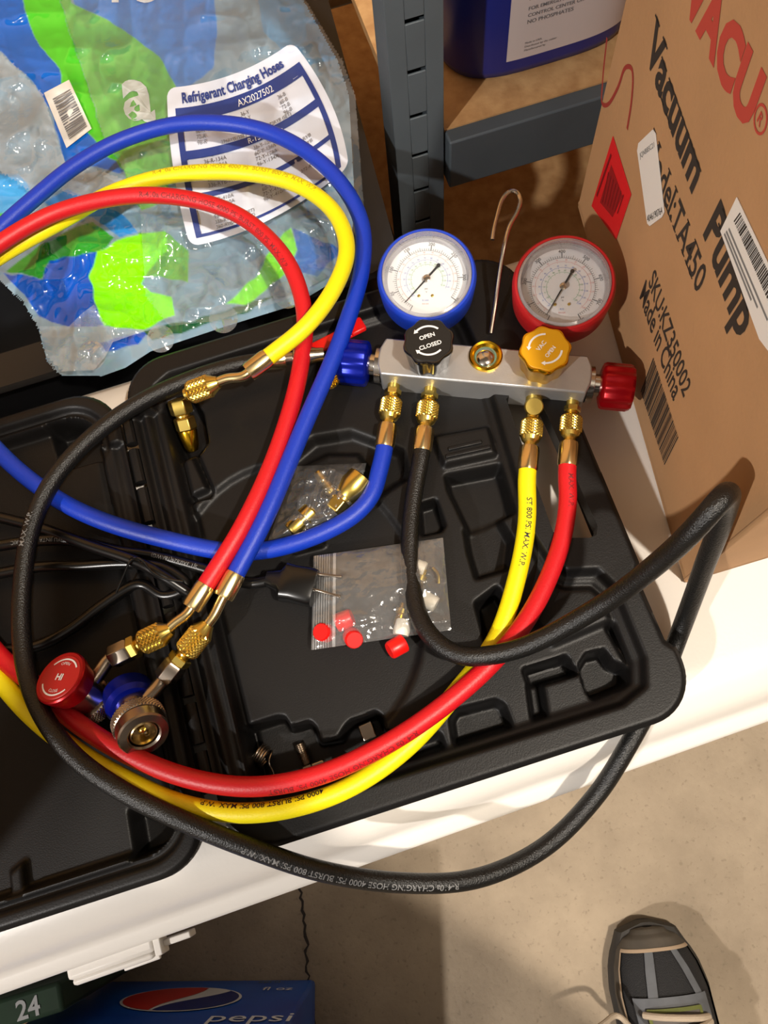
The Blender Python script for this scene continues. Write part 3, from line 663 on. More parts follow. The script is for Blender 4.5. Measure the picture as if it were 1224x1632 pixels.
def bent_end(h, path, tube_px, nut_px, knurl=.021):
    """far end of a hose: ferrule, thin bent tube, swivel nut; returns the nut's frame (z away from the hose)"""
    pos, T, _, _ = path; e = Vector(pos[-1]); d = Vector(T[-1]); M = frame(e - d * .003, d); ferrule(h, M, 0., .021)
    s = along(M, .020); pts = [s, s + d * .006] + [P(*q) for q in tube_px]; A_, B_ = P(*nut_px[0]), P(*nut_px[1])
    mb = MB(); mb.tube(spline(pts + [A_], .002), .0040, 14); part('neck', mb, 'ferrule_brass', h)
    ax = (B_ - A_).normalized(); M2 = frame(A_ - ax * .003, ax); mb = MB()
    mb.lathe(M2, [(-.003, .0048), (0, .0062), (.0025, .0076), (.004, .0086)], 30); mb.knurl(M2, .004, knurl - .001, .0090); mb.lathe(M2, [(knurl - .001, .0086), (knurl, .0070), (knurl, .0055), (knurl + .003, .0050)], 30)
    part('swivel_nut', mb, 'brass', h, smooth=8)
    return M2, knurl
M_yend, k_y = bent_end(h_yel, p_yel, [(362, 603, .076)], [(338, 613, .074), (293, 630, .068)], .024)
M_rend, k_r = bent_end(h_red, p_red, [(282, 990, .062)], [(262, 1008, .060), (212, 1032, .056)], .023)
M_bend, k_b = bent_end(h_blue, p_blue, [(342, 980, .060)], [(324, 1004, .058), (284, 1054, .052)], .025)
# black hose: ferrule, shut-off valve with red lever, swivel nut
pos, T, _, _ = p_black; e = Vector(pos[-1]); d = Vector(T[-1]); Mb = frame(e - d * .003, d); ferrule(h_black, Mb, 0., .024)
mb = MB(); mb.lathe(Mb, [(.024, .0050), (.030, .0050), (.031, .0075), (.044, .0078), (.050, .0060), (.056, .0055)], 18); part('valve_body', mb, 'nickel', h_black)
mb = MB(); A_, B_ = P(480, 566, .044), P(580, 518, .042); ax = B_ - A_; Ml = frame((A_ + B_) / 2, (0, 0, 1), Vector((0, 0, 1)).cross(ax)); mb.box(Ml, (0, 0, 0), (ax.length, .012, .0035)); mb.box(Ml, (ax.length / 2 - .007, 0, .003), (.014, .013, .003)); part('lever', mb, 'red_plastic', h_black, bevel=.0015)
A_ = P(512, 588, .050); B_ = P(538, 610, .040); Mk = frame(A_, B_ - A_); mb = MB(); mb.knurl(Mk, 0, (B_ - A_).length, .0075, amp=.0009); part('swivel_nut', mb, 'brass', h_black, smooth=8)

# printing on the hoses
for h, path, m_, rows in ((h_black, p_black, 'ink_pale', [('R-410a CHARGING HOSE 4000 PSI BURST 800 PSI MAX. W.P.', 728, 1420, False, .35), ('MAX. W.P.', 40, 870, False, .2)]),
                          (h_yel, p_yel, 'ink_yellow_print', [('R-410a CHARGING HOSE 4000 PSI BURST 800 PSI MAX. W.P.', 250, 285, False, .1), ('PSI MAX. W.P.', 0, 405, False, .1)]),
                          (h_yel, p_yel, 'ink_black', [('ST 800 PSI MAX. W.P.', 838, 798, False, .15), ('4000 PSI BURST 800 PSI MAX. W.P.', 520, 1270, False, -.75)]),
                          (h_red, p_red, 'ink_red_print', [('R-410a CHARGING HOSE 4000 PSI BURST 800 PSI MAX. W.P.', 225, 313, False, -.55), ('MAX. W.P.', 905, 760, False, .3), ('R-410a CHARGING HOSE 4000 PSI BURST', 660, 1160, False, .8)])):
    for s, u, v, fl_, off in rows: mb = MB(); hose_print(mb, path, s, u, v, .0042, HR, fl_, off, .01); part('printing', mb, m_, h, smooth=0)
# =====================================================================================
#                        COUPLERS, ADAPTERS AND SMALL PARTS
# =====================================================================================
def side_port(cp, M2, t0, target):
    """brass collar and hex port that screws into the hose's swivel nut; M2 z points away from the hose"""
    mb = MB(); mb.lathe(M2, [(t0, .0048), (t0 + .003, .0048)], 16); mb.hexnut(M2, t0 + .003, t0 + .009, .0088); part('collar', mb, 'brass', cp)
    mb = MB(); mb.hexnut(M2, t0 + .009, t0 + .025, .0092); part('hex_port', mb, 'nickel', cp, bevel=.0005)
    mb = MB(); a_ = along(M2, t0 + .022); mb.tube(spline([a_, along(M2, t0 + .027), a_.lerp(target, .6), target], .002), .0055, 16); part('port_neck', mb, 'nickel', cp)
# red coupler, its round knob turned to the camera
Ctop = P(95, 1079, .078); ax = (P(95, 1079, .078) - P(142, 1112, .048)).normalized(); cp = thing('quick_coupler', 'quick coupler with a round red knob marked HI', 'coupler', (Ctop.x, Ctop.y, .03), 'quick couplers')
M = frame(Ctop, ax, RCW @ Vector((-.05, 1, 0))); R = .0204
mb = MB(); mb.lathe(M, [(-.018, .0145), (-.016, .0172), (-.006, R * .97), (-.003, R), (-.001, R), (0, R * .95), (-.0006, R * .86), (-.0006, 0)], 64, cap1=False); k = part('knob', mb, 'red_anodised', cp)
mb = MB(); mb.lathe(M, [(-.0006, R * .84), (-.0002, R * .82), (-.0002, 0)], 48, cap0=False, cap1=False); part('disc', mb, 'boot_red', k)
tx = MB(); fn = face_fn(M, .0001); tx.text('HI', lambda x, y: fn(x - .0002, y - .0022), .0048, align=.5, bold=.03)
tx.arc(fn, R * .66, R * .72, math.radians(35), math.radians(140), 18); tx.arc(fn, R * .66, R * .72, math.radians(205), math.radians(320), 18)
def arcfn(r, a_mid, s, flip=False):
    def g(x, y):
        a = math.radians(a_mid) + (x / r if flip else -x / r); rr = r - y if flip else r + y
        return fn(rr * math.cos(a), rr * math.sin(a))
    return g
tx.text('OPEN', arcfn(R * .48, 90, 1), .0022, align=.5); tx.text('CLOSE', arcfn(R * .58, 270, 1, True), .0022, align=.5); part('lettering', tx, 'ink_white', k, smooth=0)
mb = MB(); mb.lathe(M, [(-.034, .0140), (-.030, .0135), (-.018, .0135)], 32); part('barrel', mb, 'nickel', cp)
mb = MB(); mb.knurl(M, -.046, -.034, .0165, 40, 5, .0004); part('sleeve', mb, 'nickel', cp, smooth=8)
side_port(cp, M_rend, k_r, along(M, -.026))
# silver coupler, its open end turned to the camera
Ctop = P(230, 1172, .070); ax = (Ctop - P(206, 1112, .044)).normalized(); cp = thing('quick_coupler', 'silver quick coupler, open end up, with a blue knob behind', 'coupler', (Ctop.x, Ctop.y, .02), 'quick couplers')
M = frame(Ctop, ax); R = .0190
mb = MB(); mb.lathe(M, [(-.012, .0150), (-.010, .0182), (-.0015, .0182), (0, .0172), (.0003, .0120), (-.001, .0108), (-.010, .0100)], 64, cap1=False); k = part('sleeve', mb, 'nickel', cp)
mb = MB(); mb.knurl(M, -.020, -.011, R, 48, 4, .0004); part('grip_ring', mb, 'nickel', cp, smooth=8)
mb = MB(); mb.lathe(M, [(-.011, .0100), (-.002, .0098), (-.001, .0088), (-.004, .0080), (-.012, .0074)], 40, cap0=False, cap1=False); part('seat', mb, 'ferrule_brass', k)
mb = MB(); mb.lathe(M, [(-.0115, .0100), (-.0115, 0)], 24, cap0=False, cap1=False); part('bore', mb, 'black_matte', k)
mb = MB(); mb.lathe(M, [(-.012, .0028), (-.006, .0026), (-.0045, .0012)], 16); part('pin', mb, 'brass', k)
for i in range(4):
    a = i * math.pi / 2 + .5; mb = MB(); mb.lathe(M @ Matrix.Translation((.0062 * math.cos(a), .0062 * math.sin(a), -.009)), [(-.0015, .0003), (-.0008, .0012), (.0008, .0012), (.0015, .0003)], 12); part('ball', mb, 'nickel', k)
mb = MB(); mb.lathe(M, [(-.034, .0130), (-.020, .0130)], 32); part('barrel', mb, 'nickel', cp)
mb = MB(); mb.lathe(M, [(-.052, .017), (-.050, .0190), (-.038, .0190), (-.034, .0165), (-.033, .013)], 64); part('knob', mb, 'blue_anodised', cp)
side_port(cp, M_bend, k_b, along(M, -.027))

# brass elbow adapter at the end of the yellow hose
A_ = P(288, 634, .050); ad = thing('brass_adapter', 'brass elbow adapter lying in a case pocket at the yellow hose end', 'adapter', (A_.x, A_.y, .012))
ax = (P(306, 712, .022) - P(285, 640, .046)).normalized(); M = frame(P(284, 636, .048), ax, (0, 0, 1)); mb = MB()
mb.hexnut(M, 0, .013, .0098); a1 = part('elbow', mb, 'brass', ad, bevel=.0006); mb = MB(); mb.lathe(M, [(.013, .0062), (.0155, .0062)], 18); mb.hexnut(M, .0155, .027, .0092); part('hex_nut', mb, 'brass', ad, bevel=.0006)
mb = MB(); mb.lathe(M, [(.027, .0078), (.029, .0080), (.041, .0062), (.045, .0045)], 24); part('flare_tip', mb, 'gold_metal', ad)

# loose metal bits in the long pocket
def bit(name, label, cat, loc): return thing(name, label, cat, (loc.x, loc.y, .008), 'small metal bits in the case pocket')
q = P(418, 1205, .014); t = bit('spring_clip', 'small coiled spring clip in the long case pocket', 'clip', q)
M = frame(q, P(424, 1212, .018) - P(410, 1202, .018), (0, 0, 1)); path = []
for i in range(90):
    a = i / 90 * 2 * math.pi * 4; path.append(M @ Vector((.0078 * math.cos(a), .0078 * math.sin(a), -.004 + .008 * i / 90)))
path += [P(428, 1216, .016), P(434, 1226, .014), P(438, 1240, .013)]
mb = MB(); mb.tube(spline(path, .0015), .0009, 8); part('coil', mb, 'nickel', t)
q = P(486, 1205, .014); t = bit('threaded_stud', 'small threaded stud in the long case pocket', 'stud', q); M = frame(P(478, 1186, .014), P(492, 1226, .014) - P(478, 1186, .014), (0, 0, 1)); mb = MB()
prof = []
for i in range(14): prof += [(i * .0012, .0044), (i * .0012 + .0006, .0038)]
mb.lathe(M, prof, 20); part('thread', mb, 'nickel', t, smooth=20); mb = MB(); mb.hexnut(M, .017, .023, .0062); part('head', mb, 'nickel', t)
for (u, v, du, dv, wd, lab) in ((586, 1166, 10, 26, .011, 'small flat steel bar standing in the case pocket'), (548, 1212, 22, -8, .006, 'thin steel strip beside the red hose in the case pocket'), (508, 1220, 20, -8, .006, 'narrow steel strip next to the threaded stud')):
    a, b = P(u - du / 2, v - dv / 2, .018), P(u + du / 2, v + dv / 2, .018); M = frame((a + b) / 2, (0, 0, 1), Vector((0, 0, 1)).cross(b - a)); mb = MB(); mb.box(M, (0, 0, -.003), ((b - a).length, wd, .013))
    o = part('steel_bar', mb, 'nickel', None, bevel=.0012); tag(o, lab, 'metal bar', 'small metal bits in the case pocket')

# red caps, white caps, brass stems
def cap_mesh(mb, M, r=.0072, h=.013): mb.lathe(M, [(0, r * .98), (.001, r), (h - .0015, r * .95), (h, r * .82)], 28, lambda a, t, rr: rr * (1 + .012 * math.cos(14 * a)), cap0=False); mb.lathe(M, [(h - .002, r * .75), (.0005, r * .85)], 28, cap0=True, cap1=False)
def red_cap(u, v, z, du, dv, dz, label):
    c = P(u, v, z); a = P(u + du, v + dv, z + dz) - c; mb = MB(); cap_mesh(mb, frame(c - a.normalized() * .0065, a)); o = part('red_cap', mb, 'red_plastic'); tag(o, label, 'cap', 'red plastic caps')
red_cap(632, 1031, .042, -14, 8, .002, 'loose red plastic cap lying just outside the zip bag')
red_cap(516, 1008, .041, -10, -2, .012, 'red plastic cap in the zip bag, nearest its zip edge'); red_cap(549, 988, .041, 12, -5, .001, 'red plastic cap in the zip bag, uppermost of three'); red_cap(563, 1017, .041, 4, 6, .01, 'red plastic cap in the zip bag, lowest of three')
for u, v, du, dv, lab in ((666, 904, 12, 5, 'white plastic plug at the top corner of the zip bag'), (684, 958, 11, 6, 'white plastic plug beside the brass stem in the zip bag'), (641, 1000, -2, 10, 'white plastic plug at the lower edge of the zip bag')):
    c = P(u, v, .041); a = P(u + du, v + dv, .041) - c; mb = MB(); mb.lathe(frame(c - a.normalized() * .006, a), [(0, .0052), (.001, .0058), (.010, .0064), (.012, .0058)], 20); tag(part('white_plug', mb, 'white_plastic'), lab, 'plug', 'white plugs in the zip bag')
for (a, b, lab) in (((660, 948), (676, 908), 'slim brass valve stem between two white plugs in the zip bag'), ((634, 998), (644, 962), 'short brass valve stem half under the black hose in the zip bag')):
    A_, B_ = P(*a, .040), P(*b, .040); M = frame(A_, B_ - A_); ln = (B_ - A_).length; mb = MB(); prof = []
    for i in range(int(ln * .55 / .0012)): prof += [(i * .0012, .0040), (i * .0012 + .0006, .0034)]
    prof += [(ln * .56, .0048), (ln * .75, .0048), (ln * .78, .0030), (ln, .0028)]
    mb.lathe(M, prof, 20); tag(part('valve_stem', mb, 'brass', smooth=25), lab, 'valve stem', 'brass stems in the zip bag')
A_, B_ = P(690, 905, .041), P(699, 930, .041); mb = MB(); mb.tube(spline([A_, (A_ + B_) / 2 + Vector((.002, 0, .001)), B_], .002), .0012, 8); tag(part('brass_pin', mb, 'brass'), 'tiny bent brass pin near the right edge of the zip bag', 'pin')

def draped(u, v, px4, z0, bulge):
    """bilinear pixel quad with a bulging, wrinkled height"""
    (a, b, c, d) = [np.array(q, float) for q in px4]
    U, V = u[..., None], v[..., None]
    q = a * (1 - U) * (1 - V) + b * U * (1 - V) + c * U * V + d * (1 - U) * V
    z = z0 + bulge * (np.sin(np.pi * np.clip(u, 0, 1)) * np.sin(np.pi * np.clip(v, 0, 1))) ** .6
    z = z + .0022 * (ridged(u * 6 + 3, v * 5 + 1) - .5) + .0012 * (ridged(u * 15 + 9, v * 13) - .5)
    return q, z
# zip bag with caps and stems
zb = thing('zip_bag', 'small clear zip bag holding red caps and brass stems', 'plastic bag', tuple(P(605, 945, .035)))
U, V = np.meshgrid(np.linspace(0, 1, 60), np.linspace(0, 1, 50), indexing='ij'); quad = [(500, 886), (706, 857), (719, 1004), (496, 1036)]
q, z = draped(U, V, quad, .0415, .011); mb = MB(); mb.grid(Pn(q[..., 0], q[..., 1], z)); part('film', mb, 'zip_film', zb, smooth=180)
zz = np.full_like(U, .0355); mb = MB(); mb.grid(Pn(q[..., 0], q[..., 1], zz)); part('back_film', mb, 'zip_film', zb, smooth=180)
for i in range(8):
    u0 = .012 + i * .018 if i < 7 else .150; wd = .004 if i < 7 else .022
    Us, Vs = np.meshgrid(np.linspace(u0, u0 + wd, 3), np.linspace(.0, 1, 40), indexing='ij'); q, z = draped(Us, Vs, quad, .0422, .011); mb = MB(); mb.grid(Pn(q[..., 0], q[..., 1], z)); part('zip_line', mb, 'zip_strip', zb, smooth=180)
# second small bag with brass adapters
zb = thing('zip_bag', 'small crumpled clear bag with brass adapters inside the blue hose loop', 'plastic bag', tuple(P(500, 795, .03)))
quad = [(470, 743), (584, 738), (560, 830), (425, 868)]; q, z = draped(U, V, quad, .036, .013); mb = MB(); mb.grid(Pn(q[..., 0], q[..., 1], z + .004 * (ridged(U * 9, V * 7 + 4) - .5))); part('film', mb, 'zip_film', zb, smooth=180)
M = frame(P(530, 815, .040), P(575, 762, .042) - P(530, 815, .040), (0, 0, 1)); t = thing('tank_adapter', 'large brass tank adapter with hex in the crumpled bag', 'adapter', tuple(P(550, 790, .03)))
mb = MB(); mb.hexnut(M, 0, .012, .0098); part('hex', mb, 'brass', t, bevel=.0006); mb = MB(); mb.lathe(M, [(.012, .0065), (.0145, .0065), (.0146, .0085), (.017, .0098), (.026, .0120), (.036, .0110), (.037, .0085)], 32); part('cone', mb, 'brass', t)
for a, b, r, lab in (((505, 752), (530, 786), .0042, 'small round-ended brass fitting at the top of the crumpled bag'), ((462, 848), (500, 812), .0078, 'dull brass fitting in the lower corner of the crumpled bag')):
    A_, B_ = P(*a, .040), P(*b, .040); M = frame(A_, B_ - A_); ln = (B_ - A_).length; mb = MB(); mb.lathe(M, [(0, r * .5), (.001, r * .9), (.003, r), (ln * .45, r), (ln * .46, r * .7), (ln * .6, r * .7), (ln * .61, r * 1.15), (ln * .9, r * 1.15), (ln, r * .8)], 20); tag(part('brass_fitting', mb, 'brass'), lab, 'fitting', 'brass fittings in the crumpled bag')

# ------------------------------------------------------------------ power cord with plug
pc = thing('power_cord', 'coiled black power cord with a three-pin plug lying across the case', 'power cord', tuple(P(300, 900, .036)))
cord = [(432, 925, .046), (400, 930, .045), (330, 908, .044), (240, 884, .044), (190, 878, .045), (120, 862, .046), (60, 862, .046), (0, 870, .045), (-70, 885, .04), (-110, 920, .04), (-60, 925, .04), (0, 914, .040), (60, 904, .041), (130, 902, .042), (205, 898, .043), (262, 905, .043), (300, 935, .04), (260, 950, .037), (225, 930, .038), (170, 960, .038), (110, 1005, .038), (60, 1030, .038), (0, 1038, .038), (-80, 1035, .038), (-150, 960, .038), (-110, 850, .04), (-40, 822, .042), (30, 832, .044), (90, 850, .047), (150, 872, .050), (215, 894, .052), (250, 912, .052), (300, 944, .042)]
p_cord = pxpath(cord, .003); mb = MB(); mb.tube(p_cord, .0046, 12); part('cable', mb, 'cord_black', pc, smooth=60)
A_, B_ = P(425, 922, .047), P(502, 938, .047); M = frame(A_, B_ - A_, (0, 0, 1)); ln = (B_ - A_).length
mb = MB(); n = 20
sec = [(0, .0055, .0050), (ln * .10, .0062, .006), (ln * .28, .0085, .008), (ln * .36, .0150, .0095), (ln * .55, .0142, .0105), (ln * .92, .0150, .0105), (ln, .0142, .0098)]
loft(mb, [[tuple(M @ Vector((a_ * (abs(math.cos(t)) ** .6) * math.copysign(1, math.cos(t)), b_ * (abs(math.sin(t)) ** .6) * math.copysign(1, math.sin(t)), tt_))) for t in np.linspace(0, 2 * math.pi, n, endpoint=False)] for tt_, a_, b_ in sec]); pl = part('plug', mb, 'cord_black', pc)
for (a, b) in (((497, 915), (545, 920)), ((494, 938), (543, 952))):
    A_, B_ = P(*a, .050), P(*b, .050); Mp = frame((A_ + B_) / 2, (0, 0, 1), Vector((0, 0, 1)).cross(B_ - A_)); mb = MB(); mb.box(Mp, (0, 0, 0), ((B_ - A_).length, .0018, .0064)); part('prong', mb, 'nickel', pl, bevel=.0004)
mb = MB(); hose_print(mb, p_cord, 'SJT 3X0.824(18AWG)', 318, 904, .0030, .0046, False, .2); hose_print(mb, p_cord, 'VW-1 SHANGYU JINTAO ELECTRIC', 150, 868, .0030, .0046, False, .2); part('printing', mb, 'ink_pale', pc, smooth=0)
tw = [(185, 945, .050), (198, 915, .054), (206, 896, .059), (216, 888, .060), (226, 898, .055), (215, 905, .040), (205, 897, .047), (214, 889, .062), (228, 893, .062), (238, 908, .058), (262, 922, .054), (292, 927, .053)]
mb = MB(); mb.tube(pxpath(tw, .002), .0010, 8); tag(part('twist_tie', mb, 'black_gloss'), 'thin black twist tie binding the power cord', 'twist tie')

# =====================================================================================
#                                 CARDBOARD BOX
# =====================================================================================
bx = thing('cardboard_box', 'brown cardboard shipping box printed Vacuum Pump standing on the cooler', 'box', (.4, .25, .0005))
b0 = [Vector((.2274, .084, .0005)), Vector((.560, .078, .0005)), Vector((.610, .430, .0005)), Vector((.279, .447, .0005))]; BH = .42
t0 = [q + Vector((0, 0, BH)) for q in b0]
def boxface(A_, B_, C_, D_, th=.004):
    n = (B_ - A_).cross(D_ - A_).normalized(); m_ = MB(); i = [q - n * th for q in (A_, B_, C_, D_)]; m_.add([A_, B_, C_, D_] + i, [(0, 1, 2, 3), (7, 6, 5, 4), (0, 4, 5, 1), (1, 5, 6, 2), (2, 6, 7, 3), (3, 7, 4, 0)]); return m_
e_ = .0
left = part('side_panel', boxface(b0[3], b0[0], t0[0], t0[3]), 'cardboard', bx, bevel=.0015); part('front_panel', boxface(b0[0], b0[1], t0[1], t0[0]), 'cardboard', bx, bevel=.0015)
part('side_panel', boxface(b0[1], b0[2], t0[2], t0[1]), 'cardboard', bx, bevel=.0015); part('back_panel', boxface(b0[2], b0[3], t0[3], t0[2]), 'cardboard', bx, bevel=.0015)
part('bottom_flap', boxface(b0[3] + Vector((0, 0, .004)), b0[2] + Vector((0, 0, .004)), b0[1] + Vector((0, 0, .004)), b0[0] + Vector((0, 0, .004)), .0035), 'cardboard', bx)
mt = (t0[0] + t0[3]) / 2; mu = (t0[1] + t0[2]) / 2; part('top_flap', boxface(t0[0], t0[1], mu, mt, .0035), 'cardboard', bx); part('top_flap', boxface(mt, mu, t0[2], t0[3], .0035), 'cardboard', bx)
# the printed face: origin at its bottom back corner; local x runs to the front, y up
fe = (b0[0] - b0[3]).normalized(); fnrm = fe.cross(Vector((0, 0, 1))).normalized()
if fnrm.x > 0: fnrm = -fnrm
FB = Matrix((fe, Vector((0, 0, 1)), fnrm)).transposed().to_4x4(); FB.translation = b0[3]
def fpx(u, v):
    """pixel -> coordinates on the printed face"""
    r = RCW @ Vector((u - 612, 816 - v, -FPX)); o = Vector((0, 0, CAMH)); t = (b0[3] - o).dot(fnrm) / r.dot(fnrm); q = o + r * t - b0[3]; return Vector((q.dot(fe), q.z))
def face(x, y, o=.0004): return FB @ Vector((x, y, o))
def face_text(m_, s, pa, pb, hpx, bold=0., serif=False, off=.0004):
    """a line of print: baseline from pixel pa to pixel pb, hpx a pixel on the cap line"""
    a, b = fpx(*pa), fpx(*pb); d = (b - a).normalized(); n = Vector((-d.y, d.x)); h = abs((fpx(*hpx) - a).dot(n)); W_ = (b - a).length
    mb = MB(); fn = lambda x, y: face(*(a + d * x + n * y), off)
    mb.text(s, fn, h, W_, bold=bold)
    if serif:
        # slab serifs on the feet and heads of the stems
        v, _ = glyphs(s, bold); x0, x1 = v[:, 0].min(), v[:, 0].max(); kx = W_ / (x1 - x0); ky = h / .70
        ys = v[:, 1] * ky; xs = (v[:, 0] - x0) * kx
        for yb in sorted({0., round(float(ys[np.abs(ys - h * .72) < h * .12].mean()) if (np.abs(ys - h * .72) < h * .12).any() else 0., 5), h}):
            near = xs[(np.abs(ys - yb) < h * .03)]
            if len(near) == 0: continue
            near = np.sort(near); grp = [[near[0]]]
            for q in near[1:]:
                (grp[-1].append(q) if q - grp[-1][-1] < h * .2 else grp.append([q]))
            for g in grp:
                if g[-1] - g[0] < h * .02: continue
                c0, c1 = g[0] - h * .08, g[-1] + h * .08; t_ = h * .05; y0 = yb - (t_ if yb > h * .3 else 0)
                mb.add([fn(c0, y0), fn(c1, y0), fn(c1, y0 + t_), fn(c0, y0 + t_)], [(0, 1, 2, 3)])
    return part('printing', mb, m_, left, smooth=0)
face_text('ink_box', 'Vacuum', (1030, 86), (1104, 308), (1052, 40), .03, True)
face_text('ink_box', 'Pump', (1122, 372), (1178, 542), (1150, 320), .03, True)
face_text('ink_box', 'Model:TA450', (1032, 248), (1112, 470), (1050, 222), .01, True)
face_text('ink_box', 'SKU:KZ350002', (1034, 452), (1090, 634), (1046, 432), .01)
face_text('ink_box', 'Made in China', (1020, 474), (1074, 640), (1034, 456), .01)
face_text('ink_box_red', 'KOZYVACU', (1010, -160), (1192, 208), (1046, -205), .05)
mb = MB(); c = fpx(1213, 190); mb.arc(lambda x, y: face(c.x + x, c.y + y),   .0060, .0075, 0, 2 * math.pi, 24); mb.text('R', lambda x, y: face(c.x + x, c.y + y - .003), .006, align=.5, bold=.02); part('printing', mb, 'ink_box_red', left, smooth=0)
def face_quad(mb, pts, off): mb.poly([face(*fpx(*q), off) for q in pts])
def strip(mb, pts, wd, off):
    p = [fpx(*q) for q in pts]; vs = []
    for i, q in enumerate(p):
        d = (p[min(i + 1, len(p) - 1)] - p[max(i - 1, 0)]).normalized(); n = Vector((-d.y, d.x)) * wd; vs += [face(*(q + n), off), face(*(q - n), off)]
    mb.add(vs, [(2 * i, 2 * i + 1, 2 * i + 3, 2 * i + 2) for i in range(len(p) - 1)])
def smooth2(pts, k=6):
    s_ = spline([(x, y, 0) for x, y in pts], 3.)[0]; return [(a, b) for a, b, _ in s_]
mb = MB(); strip(mb, smooth2([(968, 60), (961, 130), (961, 168), (968, 168), (985, 140), (998, 106), (1006, 106), (1009, 120), (1007, 160), (1000, 206)]), .0016, .0003); part('marker_line', mb, 'marker_red', left, smooth=0)
# red diamond sticker
def sticker(name, m_, corners, th=.0004, off=.0004):
    a = [fpx(*q) for q in corners]; mb = MB(); mb.add([face(q.x, q.y, off) for q in a] + [face(q.x, q.y, off + th) for q in a], [tuple(range(len(a), 2 * len(a)))] + [(i, (i + 1) % len(a), len(a) + (i + 1) % len(a), len(a) + i) for i in range(len(a))]); return part(name, mb, m_, left, smooth=0)
st = sticker('red_sticker', 'sticker_red', [(978, 217), (1007, 310), (983, 382), (944, 328)])
mb = MB(); face_quad(mb, [(976, 262), (994, 312), (978, 346), (958, 322)], .0010); part('panel', mb, 'sticker_red_dark', left, smooth=0)
mb = MB()
for i in range(7): strip(mb, [(962 + i * 4, 322 + i * 3), (972 + i * 4, 274 + i * 6)], .0007, .0012)
strip(mb, [(953, 312), (976, 246)], .0012, .0012); part('printing', mb, 'ink_red_print', left, smooth=0)
# white label with a number (its square code is left blank)
sticker('paper_label', 'paper_white', [(1042, 206), (1046, 212), (1060, 338), (1056, 346), (1037, 360), (1033, 356), (1017, 240), (1019, 228)])
face_text('ink_box', '4046190764', (1034, 354), (1058, 340), (1032, 344), .0, off=.001); face_text('ink_pale', 'JQNB8SC21', (1022, 252), (1045, 234), (1021, 244), .0, off=.001)
# long white barcode label
sticker('paper_label', 'paper_white', [(1176, 314), (1250, 470), (1250, 590), (1212, 540), (1150, 368)])
def barcode(m_, p0, p1, q0, q1, n, off):
    """bars spread from p0 to p1 (near ends) and q0 to q1 (far ends), in pixels"""
    mb = MB(); r_ = random.Random(n); a, b, c, d = (fpx(*q) for q in (p0, p1, q0, q1)); t = 0.
    while t < .985:
        w_ = r_.choice((.006, .010, .016, .022)); t2 = min(1, t + w_); f = lambda A, B, k: A + (B - A) * k
        mb.add([face(*f(a, b, t), off), face(*f(a, b, t2), off), face(*f(c, d, t2), off), face(*f(c, d, t), off)], [(0, 1, 2, 3)]); t = t2 + r_.choice((.006, .009, .014))
    return part('barcode', mb, m_, left, smooth=0)
barcode('ink_box', (1172, 352), (1236, 500), (1182, 338), (1250, 480), 5, .001)
for i, (x0, x1) in enumerate((((1164, 364), (1226, 510)), ((1160, 368), (1210, 490)), ((1157, 372), (1200, 478)))): mb = MB(); strip(mb, [x0, x1], .0008, .001); part('printing', mb, 'ink_pale', left, smooth=0)
barcode('ink_box', (1022, 624), (1060, 742), (1042, 570), (1082, 698), 9, .0005)

# =====================================================================================
#                                 BLUE JUG ON THE SHELF
# =====================================================================================
JZ = .0045
jg = thing('detergent_jug', 'dark blue plastic jug with a white printed label on the shelf', 'jug', (.31, .69, JZ))
jc = Vector((.310, .692)); jw, jd = .100, .084; jrot = math.radians(0)
def jring(s, z, n=56):
    out = []
    for t in np.linspace(0, 2 * math.pi, n, endpoint=False):
        c, s_ = math.cos(t), math.sin(t); x = math.copysign(abs(c) ** .55, c) * jw * s; y = math.copysign(abs(s_) ** .55, s_) * jd * s
        out.append((jc.x + x * math.cos(jrot) - y * math.sin(jrot), jc.y + x * math.sin(jrot) + y * math.cos(jrot), z))
    return out
mb = MB(); loft(mb, [jring(.90, JZ), jring(.97, JZ + .003), jring(1.0, JZ + .012), jring(1.0, JZ + .20), jring(.95, JZ + .235), jring(.75, JZ + .27), jring(.35, JZ + .30), jring(.30, JZ + .31)]); jb = part('body', mb, 'jug_blue', jg, smooth=50)
mb = MB(); mb.lathe(Matrix.Translation((jc.x, jc.y, 0)), [(JZ + .31, .028), (JZ + .345, .027), (JZ + .348, .024)], 32); part('cap', mb, 'white_plastic', jg)
_jr = np.array(jring(1.0, 0., 400))[:, :2]; _jk = [i for i in range(400) if _jr[i][1] < jc.y - .012]; _jr = _jr[_jk]; _jr = _jr[np.argsort(np.unwrap(np.arctan2(_jr[:, 1] - jc.y, _jr[:, 0] - jc.x)))]
_js = np.concatenate([[0], np.cumsum(np.linalg.norm(np.diff(_jr, axis=0), axis=1))]); _js -= np.interp(jc.x, _jr[:, 0], _js)
def jsurf(a, z, off=.0005):       # a: distance along the front, metres from its middle
    x, y = np.interp(a, _js, _jr[:, 0]), np.interp(a, _js, _jr[:, 1]); d = Vector((x - jc.x, (y - jc.y) * 1.2)).normalized() * off
    return Vector((x + d.x, y + d.y, z))
A_, Z_ = np.meshgrid(np.linspace(-.045, .110, 50), np.linspace(JZ + .022, JZ + .19, 12), indexing='ij'); pts = np.array([[tuple(jsurf(a, z)) for a, z in zip(r1, r2)] for r1, r2 in zip(A_, Z_)])
mb = MB(); mb.grid(pts); jl = part('label_sheet', mb, 'jug_label', jg, smooth=60)
